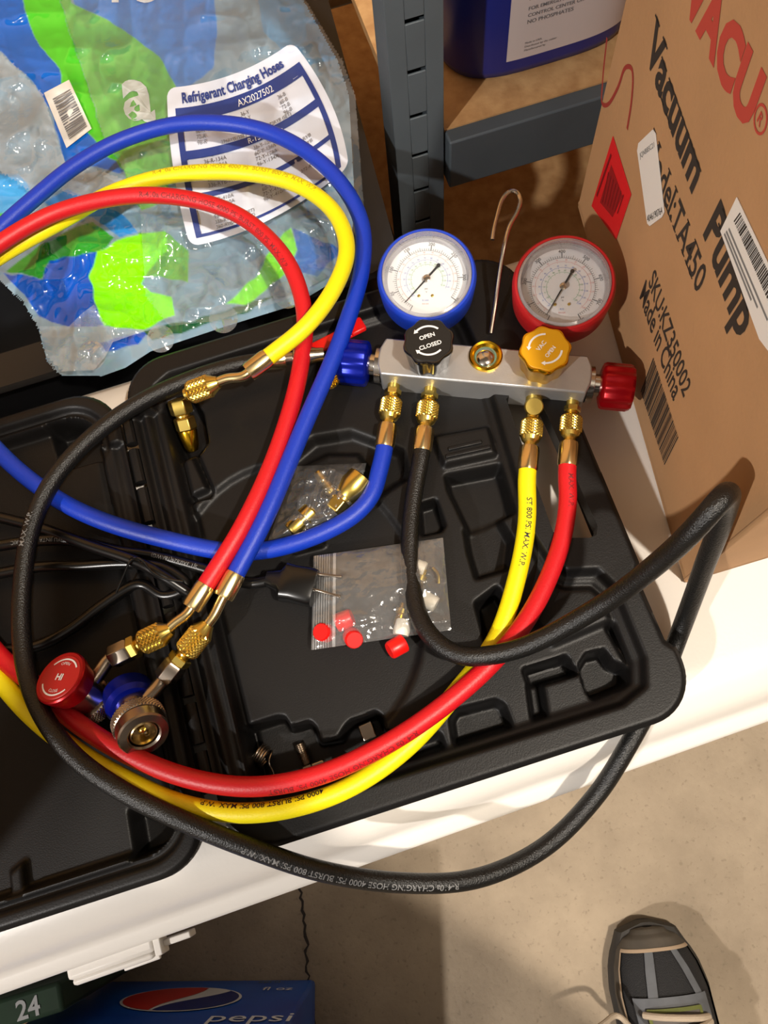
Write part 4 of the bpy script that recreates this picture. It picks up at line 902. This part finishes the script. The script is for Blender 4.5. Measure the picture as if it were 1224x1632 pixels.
mb = MB(); rows = [('Manufactured by', .030, .0022), ('Distributed by the maker', .034, .0022), ('Made in USA', .038, .0022), ('NO PHOSPHATES', .060, .0040), ('CONTROL CENTER OR 1-877 800', .067, .0036), ('FOR EMERGENCY MEDICAL INFO', .074, .0036), ('KEEP OUT OF REACH OF CHILDREN', .084, .0040), ('all contents of product used', .093, .0032), ('directions apply to wash', .100, .0032), ('effective in cold water', .107, .0032)]
for s_, z, h_ in rows: mb.text(s_, lambda x, y: jsurf(-.028 + x, JZ + z + y, .001), h_, bold=.01 if h_ > .0035 else 0)
part('printing', mb, 'ink_grey', jl, smooth=0)
mb = MB(); r_ = random.Random(3); a = .075
while a < .096:
    w_ = r_.choice((.0006, .0010, .0016)); mb.add([jsurf(a, JZ + .06, .001), jsurf(a + w_, JZ + .06, .001), jsurf(a + w_, JZ + .11, .001), jsurf(a, JZ + .11, .001)], [(0, 1, 2, 3)]); a += w_ + r_.choice((.0006, .001))
part('barcode', mb, 'ink_grey', jl, smooth=0)
# =====================================================================================
#                         PLASTIC BAGS LYING IN THE TOTE
# =====================================================================================
def sheet(name, m_, outline, zfn, u0, u1, v0, v1, st, parent, prints=None, default=None):
    """crumpled film: a grid laid out over an outline, height zfn(u, v); prints: (polygon, colour, opacity) flat print"""
    U, V = np.meshgrid(np.arange(u0, u1 + .1, st), np.arange(v0, v1 + .1, st), indexing='ij')
    e = .5; d = sdf(outline, U, V); gx = (sdf(outline, U + e, V) - sdf(outline, U - e, V)) / (2 * e); gy = (sdf(outline, U, V + e) - sdf(outline, U, V - e)) / (2 * e); k = np.abs(d) < st * .75
    U = np.where(k, U - gx * d, U); V = np.where(k, V - gy * d, V)
    pts = Pn(U, V, zfn(U, V)); nx, ny = U.shape
    cu = (U[:-1, :-1] + U[1:, 1:]) / 2; cv = (V[:-1, :-1] + V[1:, 1:]) / 2; keep = sdf(outline, cu, cv) < 0
    idx = np.arange(nx * ny).reshape(nx, ny); fs = np.stack([idx[:-1, :-1], idx[:-1, 1:], idx[1:, 1:], idx[1:, :-1]], -1)[keep]
    used = np.unique(fs); rem = np.full(nx * ny, -1); rem[used] = np.arange(len(used))
    mb = MB(); mb.v = [tuple(q) for q in pts.reshape(-1, 3)[used]]; mb.f = [tuple(q) for q in rem[fs].tolist()]
    o = part(name, mb, m_, parent, smooth=180)
    if prints is not None:
        col = np.zeros((nx, ny, 4)); col[...] = (*lin(default[0]), default[1])
        wu = U + 5 * (vnoise(U / 17 + 5, V / 17) - .5); wv = V + 5 * (vnoise(U / 17, V / 17 + 8) - .5)
        for poly, c, a in prints:
            w_ = np.clip(.5 - sdf(poly, wu, wv) / 2.2, 0, 1)[..., None]; col = col * (1 - w_) + np.array((*lin(c), a)) * w_
        at = o.data.attributes.new('print', 'FLOAT_COLOR', 'POINT'); at.data.foreach_set('color', col.reshape(-1, 4)[used].ravel())
    return o
def creases(U, V, s): return .5 * ridged(U / (95 * s) + V / (210 * s) + 7, V / (80 * s) - U / (300 * s) + 2) + .36 * ridged(U / (46 * s) + 1, V / (52 * s) + 5) + .09 * ridged(U / (19 * s) + 4, V / (21 * s)) + .025
def z_wrap(U, V): return np.maximum(-.014, -.012 + .022 * sstep((560 - V + (220 - U) * .12) / 260) + .020 * (creases(U, V, 1.) - .5))
wrap_out = [(-60, -70), (462, -70), (478, -10), (538, 95), (556, 150), (566, 330), (552, 436), (470, 486), (360, 520), (240, 560), (200, 586), (150, 604), (105, 606), (75, 575), (60, 520), (36, 480), (-10, 440), (-60, 430)]
BL, DB, GR, LM = (14, 98, 196), (10, 82, 190), (80, 196, 44), (134, 244, 10)
prints = [
    ([(-60, -70), (24, -70), (36, 0), (55, 60), (95, 110), (100, 160), (150, 225), (215, 272), (190, 275), (130, 262), (104, 262), (80, 172), (50, 130), (0, 82), (-60, 60)], BL, .97),
    ([(24, -70), (80, -70), (95, 0), (168, 225), (196, 272), (150, 225), (100, 160), (95, 110), (55, 60), (36, 0)], GR, .97),
    ([(95, -70), (340, -70), (345, 60), (338, 110), (285, 150), (250, 90), (200, 50), (120, 8)], (40, 128, 220), .98),
    ([(80, -70), (97, -70), (115, 5), (200, 48), (255, 90), (286, 150), (285, 240), (262, 320), (225, 335), (196, 272), (168, 225), (95, 0)], (96, 190, 62), .98),
    ([(398, -70), (470, -70), (540, 60), (545, 90), (480, 110), (420, 50)], (104, 170, 222), .85),
    # lower folds
    ([(0, 275), (30, 278), (62, 318), (30, 350), (0, 372), (-60, 380), (-60, 280)], (70, 160, 220), .9),
    ([(-60, 342), (8, 340), (12, 352), (-10, 378), (-60, 390)], (70, 180, 60), .9),
    ([(70, 322), (110, 302), (150, 320), (200, 345), (222, 372), (190, 378), (150, 346), (90, 345)], (50, 140, 215), .95),
    ([(10, 432), (60, 392), (120, 362), (150, 352), (182, 378), (158, 402), (80, 416), (66, 444)], (44, 150, 44), .95),
    ([(6, 434), (66, 444), (80, 414), (160, 402), (148, 440), (150, 482), (166, 520), (112, 522), (62, 506), (40, 470)], DB, .98),
    ([(222, 372), (262, 370), (300, 400), (300, 450), (232, 440)], (110, 190, 60), .8),
    ([(150, 482), (143, 440), (155, 402), (188, 381), (222, 375), (262, 368), (268, 398), (236, 432), (224, 452), (240, 466), (272, 474), (279, 504), (230, 524), (166, 521)], LM, .98),
    ([(440, 384), (464, 362), (474, 398), (456, 432), (398, 486), (360, 484), (408, 440)], LM, .95),
    ([(466, 362), (520, 388), (548, 398), (505, 440), (458, 432), (474, 400)], (24, 100, 190), .95),
    ([(158, 545), (240, 524), (222, 548), (166, 562)], DB, .95),
    ([(230, 525), (300, 512), (400, 482), (440, 470), (400, 495), (240, 545)], (34, 96, 60), .85),
    ([(66, 556), (82, 590), (60, 590)], (20, 110, 190), .9),
]
wr = thing('bottle_wrap', 'crumpled blue and green printed shrink wrap heaped behind the cooler', 'plastic wrap', tuple(P(200, 300, -.02)))
sheet('film', 'print_film', wrap_out, z_wrap, -60, 580, -70, 600, 2.2, wr, prints, ((160, 194, 218), .60))
def drape(zf, off): return lambda u, v: tuple(Pn(np.array([u]), np.array([v]), zf(np.array([float(u)]), np.array([float(v)])) + off)[0])
wd_ = drape(z_wrap, .0012)
# white letter and barcode printed on the wrap
mb = MB(); mb.text('a', lambda x, y: wd_(198 + x * .9 - y * .1, 186 - y + x * .1), 88, bold=.03); part('lettering', mb, 'ink_white', wr, smooth=0)
mb = MB(); mb.text('re', lambda x, y: wd_(178 + x, 2 - y), 60, bold=.02); part('lettering', mb, 'ink_white', wr, smooth=0)
def bil(c, u, v): return ((c[0][0] * (1 - u) + c[1][0] * u) * (1 - v) + (c[3][0] * (1 - u) + c[2][0] * u) * v, (c[0][1] * (1 - u) + c[1][1] * u) * (1 - v) + (c[3][1] * (1 - u) + c[2][1] * u) * v)
bc = [(70, 148), (110, 127), (146, 205), (106, 236)]
def patch(mb, c, zf, off, n=14, m_=14): mb.grid(np.array([[drape(zf, off)(*bil(c, i / n, j / m_)) for j in range(m_ + 1)] for i in range(n + 1)]))
mb = MB(); patch(mb, bc, z_wrap, .002); bp_ = part('barcode_patch', mb, 'paper_white', wr, smooth=180)
mb = MB(); t = .16; r_ = random.Random(11)
while t < .93:
    w_ = r_.choice((.008, .016, .026)); mb.add([drape(z_wrap, .0032)(*bil(bc, a, b)) for a, b in ((.2, t), (.9, t), (.9, t + w_), (.2, t + w_))], [(0, 1, 2, 3)]); t += w_ + r_.choice((.01, .016, .024))
part('barcode', mb, 'ink_grey', bp_, smooth=0)
# frosted dots printed along the front fold
for i, (u, v, r) in enumerate(((146, 566, 23), (256, 540, 22), (356, 508, 23), (458, 470, 22))):
    mb = MB(); mb.arc(lambda x, y: wd_(u + x, v + y), .1, r, 0, 2 * math.pi, 28); part('frosted_dot', mb, 'clear_film', wr, smooth=180)
# clear crumpled pieces at the left edge
def z_clear(U, V): return np.maximum(z_wrap(U, V), -.004) + .010 + .022 * (creases(U + 40, V + 90, .8) - .35)
cb = thing('clear_bag', 'crumpled clear plastic bag at the left on the printed wrap', 'plastic bag', tuple(P(50, 220, .01)))
sheet('film', 'clear_film', [(-60, 70), (0, 84), (40, 120), (68, 150), (80, 185), (105, 262), (98, 290), (60, 312), (40, 300), (0, 272), (-60, 270)], z_clear, -60, 110, 70, 315, 2.5, cb)
cb = thing('clear_bag', 'small clear bag corner poking up under the red and yellow hoses', 'plastic bag', tuple(P(150, 300, .01)))
sheet('film', 'clear_film', [(112, 268), (150, 268), (195, 285), (205, 305), (160, 318), (130, 315), (98, 304), (100, 285)], z_clear, 95, 210, 260, 320, 2.5, cb)
cb = thing('clear_bag', 'crumpled clear bag end hanging at the cooler edge under the blue wrap', 'plastic bag', tuple(P(110, 555, -.01)))
sheet('film', 'clear_film', [(62, 520), (110, 520), (130, 500), (150, 485), (170, 520), (235, 526), (180, 545), (170, 565), (150, 590), (100, 592), (75, 570)], z_clear, 60, 240, 480, 595, 2.5, cb)
# hose packet: hazy clear bag with a printed label
def z_bag(U, V): return np.maximum(z_wrap(U, V), -.006) + .007 + .012 * np.clip(creases(U + 130, V + 20, 1.3) - .3, -.2, 1) + .004 * sstep((420 - np.abs(U - 400)) / 300)
hb_o = thing('hose_packet', 'clear plastic packet with a printed hose label under the hoses', 'plastic bag', tuple(P(400, 250, .01)))
sheet('film', 'packet_film', [(80, -70), (97, 0), (168, 225), (200, 275), (223, 330), (232, 470), (270, 520), (340, 512), (450, 480), (545, 430), (580, 330), (566, 150), (545, 95), (482, -10), (470, -70)], z_bag, 76, 584, -70, 524, 2.5, hb_o)
LC = [[(266, 140), (372, 118), (466, 66)], [(276, 268), (410, 238), (528, 165)], [(303, 393), (430, 350), (556, 266)]]
def lab_px(u, v):
    B = lambda t: ((1 - t) * (1 - 2 * t), 4 * t * (1 - t), t * (2 * t - 1)); bu, bv = B(u), B(v)
    return (sum(bv[i] * bu[j] * LC[i][j][0] for i in range(3) for j in range(3)), sum(bv[i] * bu[j] * LC[i][j][1] for i in range(3) for j in range(3)))
def z_lab(U, V): return z_bag(U, V)
def lab(u, v, off=.0012): return drape(z_lab, off)(*lab_px(u, v))
def rr_uv(u, v, r=.06):           # squeeze the sheet's corners round
    cu, cv = u - .5, v - .5; du, dv = max(0, abs(cu) - (.5 - r)), max(0, abs(cv) - (.5 - r))
    if du > 0 and dv > 0:
        k = max(du, dv) / math.hypot(du, dv); du *= k; dv *= k
    f = lambda c, d: math.copysign(min(abs(c), .5 - r) + d, c); return .5 + f(cu, du), .5 + f(cv, dv)
mb = MB(); mb.grid(np.array([[lab(*rr_uv(i / 40, j / 40)) for j in range(41)] for i in range(41)])); ls = part('label_sheet', mb, 'label_paper', hb_o, smooth=180)
def lstrip(mb, u0, v0, u1, v1, off=.0020, n=24):
    if abs(u1 - u0) > abs(v1 - v0): g = [[lab(u0 + (u1 - u0) * i / n, v0 + (v1 - v0) * j / 2, off) for j in range(3)] for i in range(n + 1)]
    else: g = [[lab(u0 + (u1 - u0) * j / 2, v0 + (v1 - v0) * i / n, off) for i in range(n + 1)] for j in range(3)]
    mb.grid(np.array(g))
for r_ in ((.05, .13, .95, .215), (.05, .40, .95, .455), (.05, .675, .95, .71), (.05, .935, .95, .955), (.05, .13, .085, .955), (.925, .13, .955, .955)):
    mb = MB(); lstrip(mb, *r_); part('printed_rule', mb, 'ink_navy', ls, smooth=180)
def ltext(s_, u, v, h, m_='ink_grey', bold=.0, wd=None, off=.0026):
    mb = MB(); mb.text(s_, lambda x, y: lab(u + x * .82, v - y, off), h, wd, bold=bold); part('printing', mb, m_, ls, smooth=0)
ltext('Refrigerant Charging Hoses', .10, .10, .062, 'ink_navy', .03, .92); ltext('AX2027502', .46, .20, .045, 'ink_white'); ltext('R-134A', .46, .445, .036, 'ink_white'); ltext('R-410A', .46, .705, .028, 'ink_white')
for i, k in enumerate(('36', '60', '72', '96')): ltext(k + '-R', .16, .262 + .036 * i, .026); ltext(k + '-Y', .46, .262 + .036 * i, .026); ltext(k + '-B', .72, .262 + .036 * i, .026)
ltext('372RYB (SET)', .60, .395 - .0, .024); ltext('396RYB (SET)', .30, .395, .024)
for i, k in enumerate(('36', '60', '72', '96')): ltext(k + '-R-134A', .18, .495 + .038 * i, .026); ltext(k + '-Y-134A', .48, .495 + .038 * i, .026)
ltext('336-RYB-134A (SET)', .18, .65, .026); ltext('372-RYB', .72, .60, .026); ltext('396-RYB', .72, .64, .026)
for i, k in enumerate(('36', '60', '72', '96')): ltext(k + '-R-410A', .18, .748 + .036 * i, .026); ltext(k + '-Y-410A', .48, .748 + .036 * i, .026)
ltext('336-RYB-410A (SET)', .18, .892, .024); ltext('360-RYB-410A (SET)', .18, .926, .024); ltext('372-RYB', .72, .80, .024)

# =====================================================================================
#                      CARTONS ON THE FLOOR BESIDE THE COOLER
# =====================================================================================
def carton(name, label, a, b, depth, h, m_):
    A_, B_ = Vector((*a, FLOOR + .0005)), Vector((*b, FLOOR + .0005)); ex = (B_ - A_).normalized(); back = Vector((ex.y, -ex.x, 0)); c = thing(name, label, 'carton', tuple((A_ + B_) / 2 + back * depth / 2))
    up = Vector((0, 0, h)); q = [A_, A_ + back * depth, B_ + back * depth, B_]
    mb = MB(); mb.hexa(q, [k + up for k in q]); part('body', mb, m_, c, bevel=.004)
    fn = lambda x, y, o=.0006: A_ + ex * x + Vector((0, 0, y)) - back * o     # face towards the cooler; pictures on it stand upside down
    return c, fn, (B_ - A_).length
# the face is printed upside down: text x runs to the right, its up is down in the world
c1, f1, W1 = carton('drink_carton', 'blue soft drink carton with a round red white and blue logo below the cooler', (-.470, -.096), (-.216, -.168), .24, .24, 'carton_blue')
cx, cy, rx, ry = .132, .090, .062, .048
def ell(mb, pts): mb.poly([f1(cx + rx * x, cy - ry * y, .0010) for x, y in pts])
N_ = 40
mb = MB(); ell(mb, [(1.05 * math.cos(t), 1.05 * math.sin(t)) for t in np.linspace(0, 2 * math.pi, N_, endpoint=False)]); lg = part('logo_ring', mb, 'logo_white', c1, smooth=0)
def band(lo, hi, m_, off):
    mb = MB(); g = []
    for y in np.linspace(-.985, .985, 40):
        c_ = math.sqrt(1 - y * y); l_, h_ = max(-c_, min(c_, lo(y))), max(-c_, min(c_, hi(y))); g.append([tuple(f1(cx + rx * x, cy - ry * y, off)) for x in (l_, (l_ + h_) / 2, h_)])
    mb.grid(np.array(g)); part('logo_field', mb, m_, lg, smooth=0)
band(lambda y: -2, lambda y: -.02 + .30 * y + .08 * math.sin(3 * y), 'logo_red', .0014)
band(lambda y: .28 + .55 * y + .12 * math.sin(3 * y), lambda y: 2, 'logo_blue', .0014)
mb = MB(); mb.text('pepsi', lambda x, y: f1(cx + .052 + x, cy + .088 - y, .0012), .030, .082, align=.0); part('lettering', mb, 'logo_white', c1, smooth=0)
mb = MB(); mb.text('fl oz', lambda x, y: f1(.212 + x, .055 - y, .0012), .014); part('lettering', mb, 'logo_white', c1, smooth=0); mb = MB(); mb.text('zero', lambda x, y: f1(.200 + x, .020 - y, .0012), .010); part('lettering', mb, 'shoe_trim', c1, smooth=0)
q0 = P(176, 1560, -.415); q1 = P(6, 1634, -.34)
mb = MB(); ax = q1 - q0; M = frame((q0 + q1) / 2, (0, 0, 1), Vector((0, 0, 1)).cross(ax)); mb.box(frame((q0 + q1) / 2, Vector((0, 0, 1)).cross(ax).cross(ax), Vector((0, 0, 1)).cross(ax)), (0, 0, 0), (ax.length, .018, .003)); part('torn_flap', mb, 'cardboard', c1)
c2, f2, W2 = carton('drink_carton', 'dark green drink carton with the number 24 at the bottom left corner', (-.700, -.060), (-.395, -.064), .026, .245, 'carton_dark')
mb = MB(); mb.text('24', lambda x, y: f2(.262 + x, .2458, -.022 + y), .016, bold=.02); part('lettering', mb, 'ink_pale', c2, smooth=0)

# =====================================================================================
#                                     SHOE
# =====================================================================================
toe = Vector((.166, -.220, FLOOR)); sd_ = Vector((.19, .98, 0)).normalized(); sx_ = Vector((sd_.y, -sd_.x, 0)); SL = .300
sho = thing('running_shoe', 'black running shoe with grey overlays and beige laces on the concrete', 'shoe', tuple(toe - sd_ * .15))
_s = [0, .06, .2, .35, .5, .65, .8, .88, .94, .975, .995, 1.0]
_w = [.017, .029, .032, .035, .042, .0485, .049, .0445, .037, .028, .016, .004]
_h = [.090, .098, .100, .100, .095, .082, .066, .058, .051, .045, .038, .032]
def sw(s): return float(np.interp(s, _s, _w))
def shh(s): return float(np.interp(s, _s, _h))
def sctr(s): return .006 * math.sin(math.pi * s)         # slight curve of the last
def sp(s, t, off=0.):
    w_, h_ = sw(s) + off, shh(s) + off; c, n = math.cos(t), math.sin(t)
    return toe - sd_ * SL * (1 - s) + sd_ * (off if s > .99 else 0) + sx_ * (math.copysign(abs(c) ** .8, c) * w_ + sctr(s)) + Vector((0, 0, .022 + (h_ - .022) * abs(n) ** .75))
def spatch(mb, s0, s1, t0, t1, off, ns=10, nt=14, ts=None):
    g = []
    for i in range(ns + 1):
        s = s0 + (s1 - s0) * i / ns; a, b = (t0, t1) if ts is None else ts(s); g.append([tuple(sp(s, a + (b - a) * j / nt, off)) for j in range(nt + 1)])
    mb.grid(np.array(g))
mb = MB(); outl = []
for s in np.linspace(0, 1, 40): outl.append((s, 1))
for s in np.linspace(1, 0, 40): outl.append((s, -1))
def so(s, sg, z, k): return tuple(toe - sd_ * SL * (1 - s) + sd_ * (.006 * (s > .97)) + sx_ * (sg * (sw(s) + k) + sctr(s)) + Vector((0, 0, z)))
loft(mb, [[so(s, g, .0005, .000) for s, g in outl], [so(s, g, .006, .005) for s, g in outl], [so(s, g, .022, .005) for s, g in outl], [so(s, g, .028, .001) for s, g in outl]]); part('sole', mb, 'shoe_sole', sho, smooth=40)
mb = MB(); g = [[tuple(sp(s, t)) for t in np.linspace(0, math.pi, 33)] for s in np.linspace(0.0, 1, 60)]; mb.grid(np.array(g)); part('upper', mb, 'shoe_mesh', sho, smooth=180)
mb = MB(); spatch(mb, .945, 1.0, 0, math.pi, .0022, 16, 30); part('toe_guard', mb, 'shoe_guard', sho, smooth=180)
for a, b in ((0, .30), (math.pi - .40, math.pi)): mb = MB(); spatch(mb, .42, .955, a, b, .0020, 30, 6); part('side_guard', mb, 'shoe_guard', sho, smooth=180)
mb = MB(); spatch(mb, .42, .935, math.pi - .47, math.pi - .40, .0026, 30, 3); part('seam', mb, 'shoe_seam', sho, smooth=180)
mb = MB(); spatch(mb, .936, .947, .4, math.pi - .42, .0030, 3, 20); part('seam', mb, 'shoe_seam', sho, smooth=180)
for t_, tt in ((1.74, 1.86), (1.18, .98)): mb = MB(); spatch(mb, .79, .94, 0, 0, .0022, 14, 4, ts=lambda s: (lambda c: (c - .10, c + .10))(t_ + (tt - t_) * (.94 - s) / .15)); part('overlay', mb, 'shoe_overlay', sho, smooth=180)
mb = MB(); spatch(mb, .40, .80, .80, 2.34, .0030, 20, 20); ey = part('eyestay', mb, 'shoe_overlay', sho, smooth=180)
mb = MB(); spatch(mb, .36, .762, 1.16, 1.98, .0050, 20, 12); tg = part('tongue', mb, 'shoe_tongue', sho, smooth=180)
for a, b, s0, s1 in ((1.10, 1.17, .36, .768), (1.97, 2.04, .36, .768), (1.12, 2.02, .758, .770)): mb = MB(); spatch(mb, s0, s1, a, b, .0056, 14, 8); part('trim', mb, 'shoe_trim', tg, smooth=180)
rows = [.742, .708, .675, .640, .605, .570]
for i in range(len(rows)):
    s0 = rows[i]; pts = [sp(s0 + .010, .98, .0060), sp(s0 + .006, 1.25, .0105), sp(s0 - .004, 1.57, .0115), sp(s0 - .014, 1.88, .0105), sp(s0 - .022, 2.14, .0060)] if i % 2 else [sp(s0 + .012, 2.12, .0060), sp(s0 + .010, 1.85, .0100), sp(s0 + .004, 1.57, .0115), sp(s0 - .004, 1.27, .0105), sp(s0 - .010, 1.0, .0060)]
    mb = MB(); mb.tube(spline(pts, .003), .0034, 10); part('lace', mb, 'shoe_lace', sho)
bow = [sp(.56, 1.57, .014), P(1012, 1645, -.335), P(985, 1618, -.345), P(962, 1632, -.33), P(935, 1655, -.322), P(945, 1688, -.32), P(985, 1690, -.325), sp(.55, 1.6, .016)]
mb = MB(); mb.tube(spline(bow, .003), .0030, 10); part('lace_loop', mb, 'shoe_lace', sho)

# =====================================================================================
#                PHOTOGRAPHER (stands behind the camera, casts the floor shadow)
# =====================================================================================
J = {'hip': (.090, -.435, .42, .13), 'belly': (.025, -.390, .58, .14), 'chest': (.0, -.355, .76, .165), 'neck0': (.0, -.29, .92, .065), 'neck': (.0, -.25, .97, .052), 'head': (.0, -.205, 1.04, .090), 'crown': (.0, -.22, 1.12, .080),
     'rs': (.165, -.38, .88, .062), 're': (.165, -.40, .68, .046), 'rw': (.066, -.19, .672, .034), 'rh': (.046, -.125, .672, .036), 'ls': (-.165, -.36, .88, .062), 'le': (-.19, -.34, .68, .046), 'lw': (-.055, -.19, .672, .034), 'lh': (-.032, -.125, .672, .036),
     'rp': (.160, -.455, .36, .095), 'rk': (.150, -.455, .02, .062), 'ra': (.137, -.445, -.325, .046), 'lp': (-.030, -.485, .36, .092), 'lk': (-.055, -.50, .02, .062), 'la': (-.075, -.545, -.33, .046), 'lf': (-.062, -.46, -.385, .036), 'lt': (-.052, -.40, -.395, .03)}
E_ = [('hip', 'belly'), ('belly', 'chest'), ('chest', 'neck0'), ('neck0', 'neck'), ('neck', 'head'), ('head', 'crown'), ('chest', 'rs'), ('rs', 're'), ('re', 'rw'), ('rw', 'rh'), ('chest', 'ls'), ('ls', 'le'), ('le', 'lw'), ('lw', 'lh'), ('hip', 'rp'), ('rp', 'rk'), ('rk', 'ra'), ('hip', 'lp'), ('lp', 'lk'), ('lk', 'la'), ('la', 'lf'), ('lf', 'lt')]
for sd, sg in (('r', 1), ('l', -1)):
    hx, hy, hz, _ = J[sd + 'h']
    for k in range(4):
        a = f'{sd}f{k}'; J[a] = (hx - sg * .012, hy + .030 - .016 * k + .01, hz + .012 - .012 * k, .0085); J[a + 'b'] = (hx - sg * (.040 + .004 * (k in (1, 2))), hy + .036 - .017 * k + .008, hz + .016 - .012 * k, .0075); E_ += [(sd + 'h', a), (a, a + 'b')]
    J[sd + 't'] if False else None
    J[sd + 'th'] = (hx - sg * .004, hy + .006, hz + .030, .009); J[sd + 'thb'] = (hx - sg * .030, hy + .018, hz + .034, .008); E_ += [(sd + 'w', sd + 'th'), (sd + 'th', sd + 'thb')]
names = list(J); me = bpy.data.meshes.new('person'); base = Vector((.04, -.47, FLOOR))
me.from_pydata([Vector(J[n][:3]) - base for n in names], [(names.index(a), names.index(b)) for a, b in E_], [])
ob = bpy.data.objects.new('person', me); COL.objects.link(ob); ob.location = base
ob.modifiers.new('skin', 'SKIN'); sub = ob.modifiers.new('sub', 'SUBSURF'); sub.levels = 1; sub.render_levels = 1
for i, n in enumerate(names): r = J[n][3]; me.skin_vertices[0].data[i].radius = (r, r * (.8 if n in ('hip', 'belly', 'chest') else 1)); me.skin_vertices[0].data[i].use_root = (n == 'hip')
dg = bpy.context.evaluated_depsgraph_get(); dg.update(); new = bpy.data.meshes.new_from_object(ob.evaluated_get(dg)); ob.modifiers.clear(); ob.data = new
new.materials.clear(); new.materials.append(MATS['cloth_dark']); new.materials.append(MATS['skin'])
for p_ in new.polygons:
    c = p_.center + base; p_.use_smooth = True; p_.material_index = 1 if (c.z > .98 or (c.y > -.19 and .6 < c.z < .75)) else 0
tag(ob, 'person in dark clothes standing over the cooler, both hands held out', 'person')

mb = MB(); mb.box(cam.matrix_world, (.024, -.062, .0075), (.072, .146, .008)); tag(part('smartphone', mb, 'black_gloss', bevel=.003), 'black smartphone held out over the cooler by the person', 'phone')
mb = MB(); mb.box(I4, (-.605, .030, .2015), (.14, .27, .40)); o = part('carton', mb, 'cardboard', bevel=.002); tag(o, 'plain brown carton out of view at the left end of the cooler, added for its shadow', 'box')  # unseen blocker, added to keep the far bulb off the left of the case

bpy.data.objects.remove(_to); bpy.data.curves.remove(_tc)
